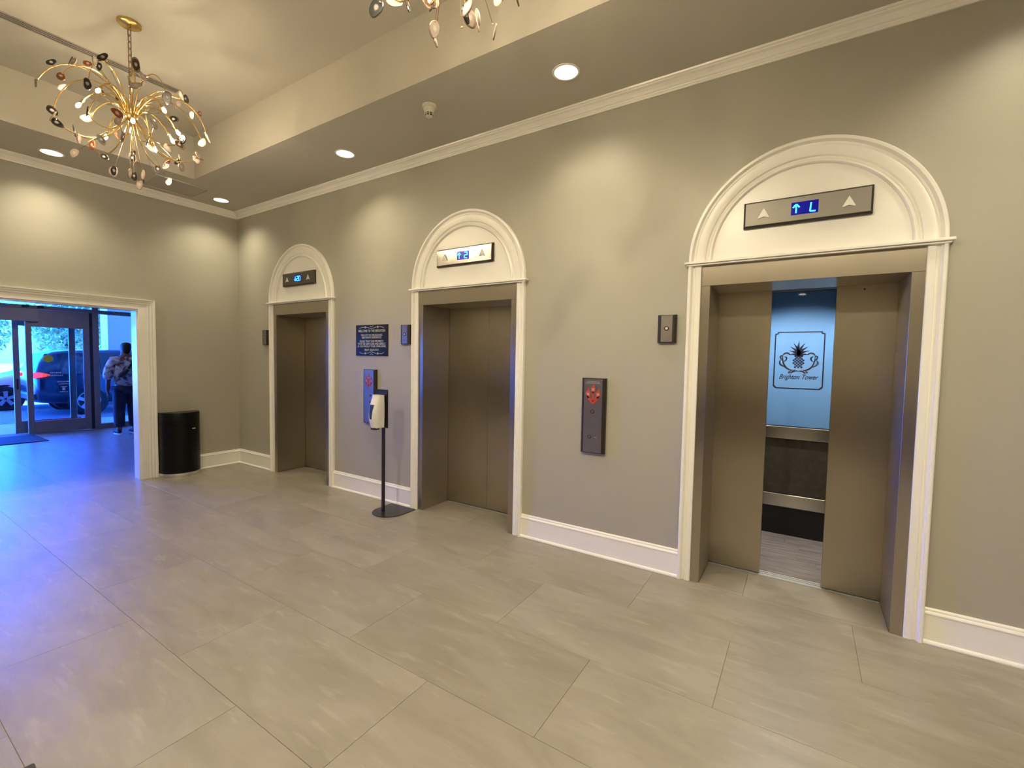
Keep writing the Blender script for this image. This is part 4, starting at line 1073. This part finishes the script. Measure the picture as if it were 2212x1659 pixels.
def car(name, loc, rz, label, paint, L, Wd, Hh, suv):
    r = thing(name, loc, label, 'car', rz=rz)
    hw = Wd/2
    # stations along local y (front = +y): (y, zbottom, zbelt, zroof, half width belt, half width roof)
    if suv:
        st = [(-L/2,0.50,0.78,0.90,hw*0.80,hw*0.72),(-L/2+0.05,0.34,0.95,1.18,hw*0.90,hw*0.80),(-L/2+0.22,0.30,1.02,Hh-0.12,hw*0.96,hw*0.72),(-L/2+0.55,0.27,1.03,Hh-0.02,hw,hw*0.74),(-L/2+1.4,0.25,1.02,Hh,hw,hw*0.76),(0.0,0.25,1.00,Hh,hw,hw*0.76),(0.55,0.25,0.99,Hh-0.08,hw,hw*0.74),(1.20,0.25,0.98,1.10,hw,hw*0.80),(1.9,0.27,0.95,1.03,hw*0.97,hw*0.82),(L/2-0.08,0.32,0.80,0.92,hw*0.88,hw*0.72),(L/2,0.40,0.66,0.74,hw*0.78,hw*0.66)]
    else:
        st = [(-L/2,0.45,0.70,0.92,hw*0.80,hw*0.70),(-L/2+0.1,0.30,0.86,1.00,hw*0.92,hw*0.80),(-L/2+0.7,0.24,0.90,1.06,hw*0.98,hw*0.80),(-L/2+1.5,0.22,0.90,Hh-0.03,hw,hw*0.70),(-0.1,0.22,0.88,Hh,hw,hw*0.70),(0.45,0.22,0.87,Hh-0.10,hw,hw*0.68),(1.15,0.22,0.85,0.97,hw,hw*0.80),(1.8,0.24,0.80,0.90,hw*0.97,hw*0.80),(L/2-0.12,0.28,0.66,0.76,hw*0.88,hw*0.70),(L/2,0.36,0.55,0.62,hw*0.74,hw*0.60)]
    def ring(s_):
        y, zb, zm, zr, wb, wr = s_
        half = [(0,zb),(wb*0.88,zb),(wb*0.99,zb+0.14),(wb,(zb+zm)/2+0.05),(wb*0.98,zm),(wr+0.02,zr-0.06),(wr*0.86,zr),(0,zr+0.015)]
        return [(x, y, z) for x, z in half] + [(-x, y, z) for x, z in reversed(half[1:-1])]
    b = MB(); b.loft([ring(s_) for s_ in st]); b.build('body', paint, r, local=True, smooth=True, subsurf=1)
    # side windows
    def lerp(y):
        for a_, c_ in zip(st, st[1:]):
            if a_[0] <= y <= c_[0]:
                t = (y-a_[0])/(c_[0]-a_[0]); return [a_[k]+(c_[k]-a_[k])*t for k in range(6)]
    ws = [(-L/2+0.48,-L/2+1.18),(-L/2+1.26,-L/2+2.2),(-L/2+2.28,0.92)] if suv else [(-L/2+1.30,-L/2+2.15),(-L/2+2.22,0.72)]
    for s in (-1, 1):
        for (ya, yb) in ws:
            rings = []
            for q in range(7):
                y = ya+(yb-ya)*q/6; _, zb, zm, zr, wb, wr = lerp(y)
                lo = (s*(wb*0.98+0.010), y, zm+0.03)
                zt = zr-0.10
                if zt < zm+0.04: zt = zm+0.04
                f_ = (zt-zm)/max(zr-0.06-zm, 0.05); hi = (s*(wb*0.98+(wr+0.02-wb*0.98)*f_+0.012), y, zt)
                ins = Vector((-s*0.05,0,0))
                rings.append([lo, hi, tuple(Vector(hi)+ins), tuple(Vector(lo)+ins)])
            MB().loft(rings).build('side_window', M_carglass, r, local=True)
        for yh in ((-L/2+1.5, -L/2+2.5) if suv else (-L/2+1.7, 0.2)):
            b = MB(); b.box(s*hw-0.01, s*hw+0.02, yh, yh+0.16, 0.90, 0.925); b.build('door_handle', M_rim, r, local=True, bevel=0.005)
    # rear glass, lamps
    if suv:
        y0 = -L/2
        b = MB(); b.loft([[(-hw*0.66,y0+0.055,1.16),(hw*0.66,y0+0.055,1.16),(hw*0.66,y0+0.12,1.16),(-hw*0.66,y0+0.12,1.16)],[(-hw*0.58,y0+0.26,Hh-0.14),(hw*0.58,y0+0.26,Hh-0.14),(hw*0.58,y0+0.36,Hh-0.14),(-hw*0.58,y0+0.36,Hh-0.14)]]); b.build('rear_window', M_carglass, r, local=True)
        for s in (-1, 1):
            b = MB(); b.loft([[(s*hw*0.50,y0-0.015,0.98),(s*hw*0.50,y0+0.06,0.98),(s*hw*0.50,y0+0.06,1.06),(s*hw*0.50,y0-0.015,1.06)],[(s*hw*0.86,y0+0.0,0.95),(s*hw*0.80,y0+0.12,0.95),(s*hw*0.80,y0+0.12,1.10),(s*hw*0.86,y0+0.0,1.10)],[(s*hw*0.985,y0+0.14,0.98),(s*hw*0.90,y0+0.16,0.98),(s*hw*0.90,y0+0.16,1.09),(s*hw*0.985,y0+0.14,1.09)],[(s*hw*1.012,y0+0.27,1.02),(s*hw*0.95,y0+0.27,1.02),(s*hw*0.95,y0+0.27,1.05),(s*hw*1.012,y0+0.27,1.05)]])
            b.build('tail_lamp', M_tail, r, local=True, bevel=0.01)
        b = MB(); b.box(-hw*0.80,hw*0.80,y0-0.05,y0+0.08,0.42,0.56); b.build('bumper', M_black, r, local=True, bevel=0.02)
    else:
        for s in (-1, 1):
            b = MB(); b.box(min(s*hw*0.55,s*hw*0.90),max(s*hw*0.55,s*hw*0.90),L/2-0.20,L/2-0.02,0.62,0.72); b.build('head_lamp', M_rim, r, local=True, bevel=0.02)
    # wheels
    rad = 0.36 if suv else 0.325
    for s in (-1, 1):
        for yy in ((-L/2+0.98, L/2-0.92) if suv else (-L/2+0.95, L/2-0.90)):
            b = MB(); b.lathe([(rad+0.05,0.0),(rad+0.05,0.005),(rad+0.01,0.006),(rad+0.01,0.0)], 32, (s*(hw-0.02),yy,rad), 'x'); b.build('wheel_arch', M_black, r, local=True)
            b = MB(); b.lathe([(rad*0.62,-0.11),(rad*0.93,-0.11),(rad,-0.08),(rad,0.08),(rad*0.93,0.11),(rad*0.62,0.11)], 32, (s*(hw-0.085),yy,rad), 'x'); wh = b.build('tyre', M_tire, r, local=True, smooth=True)
            b = MB(); b.lathe([(rad*0.66,0.0),(rad*0.66,0.01),(rad*0.60,0.012),(rad*0.58,-0.03)], 32, (s*(hw-0.085)+s*0.112,yy,rad), 'x', caps=False)
            for k in range(5):
                a = 2*PI*k/5+0.3; ca, sa = math.cos(a), math.sin(a); xo = s*(hw-0.085)+s*0.112
                q = [(0.02,-0.035),(rad*0.62,-0.045),(rad*0.62,0.045),(0.02,0.035)]
                b.prism([(u*ca-v*sa, u*sa+v*ca) for u, v in q], lambda p_, t, xo=xo: (xo+t, yy+p_[0], rad+p_[1]), -0.012, 0.012)
            b.build('rim', M_rim, wh, local=True)
    return r
car('suv', (-9.65, 1.93, -0.02), 0.0, 'dark blue car with lit red tail lamp outside the entrance', M_suv, 4.75, 1.90, 1.70, True)
car('sedan', (-12.0, 0.85, -0.02), PI, 'pale silver car whose front wheel shows left of the glass door', M_sedan, 4.6, 1.80, 1.46, False)

def tree(x, y, h, cr_, label, m, n, seed):
    rr = random.Random(seed)
    r = thing('tree', (x, y, 0), label, 'tree', 'trees beyond the drive')
    b = MB(); top = h*0.5
    b.tube([(0,0,0.0),(0.05,0.03,h*0.25),(-0.05,0.05,top)], [0.16,0.13,0.09], 8)
    for k in range(5):
        a = 2*PI*k/5+rr.random(); b.tube([(-0.03,0.04,top*rr.uniform(0.7,1)),(cr_*0.3*math.cos(a),cr_*0.3*math.sin(a),top*1.2),(cr_*0.6*math.cos(a),cr_*0.6*math.sin(a),h*0.8)], [0.07,0.05,0.02], 6)
    b.build('trunk', M_bark, r, local=True)
    f_ = MB()
    for k in range(n):
        while True:
            v = Vector((rr.uniform(-1,1), rr.uniform(-1,1), rr.uniform(-1,1)))
            if 0.25 < v.length < 1: break
        c = Vector((v.x*cr_, v.y*cr_, h*0.66+v.z*h*0.36)); s_ = rr.uniform(0.06, 0.14)
        u = Vector((rr.uniform(-1,1), rr.uniform(-1,1), rr.uniform(-1,1))).normalized(); w_ = u.orthogonal().normalized()
        f_.quad(c-u*s_, c+w_*s_*0.45, c+u*s_, c-w_*s_*0.45)
    f_.build('foliage', m, r, local=True, kind='stuff')
tree(-19.0, 2.6, 4.2, 1.3, 'pale green tree seen through the sliding glass door', M_leaf2, 3200, 1)
tree(-28.0, 5.6, 6.5, 2.2, 'dark green tree seen above the roof of the dark car', M_leaf, 5000, 2)
tree(-24.0, 0.6, 3.8, 1.2, 'pale green tree left of the sliding door frame', M_leaf2, 2600, 3)
tree(-16.2, 3.95, 5.0, 0.7, 'dark narrow tree left of the white canopy column', M_leaf, 2800, 4)
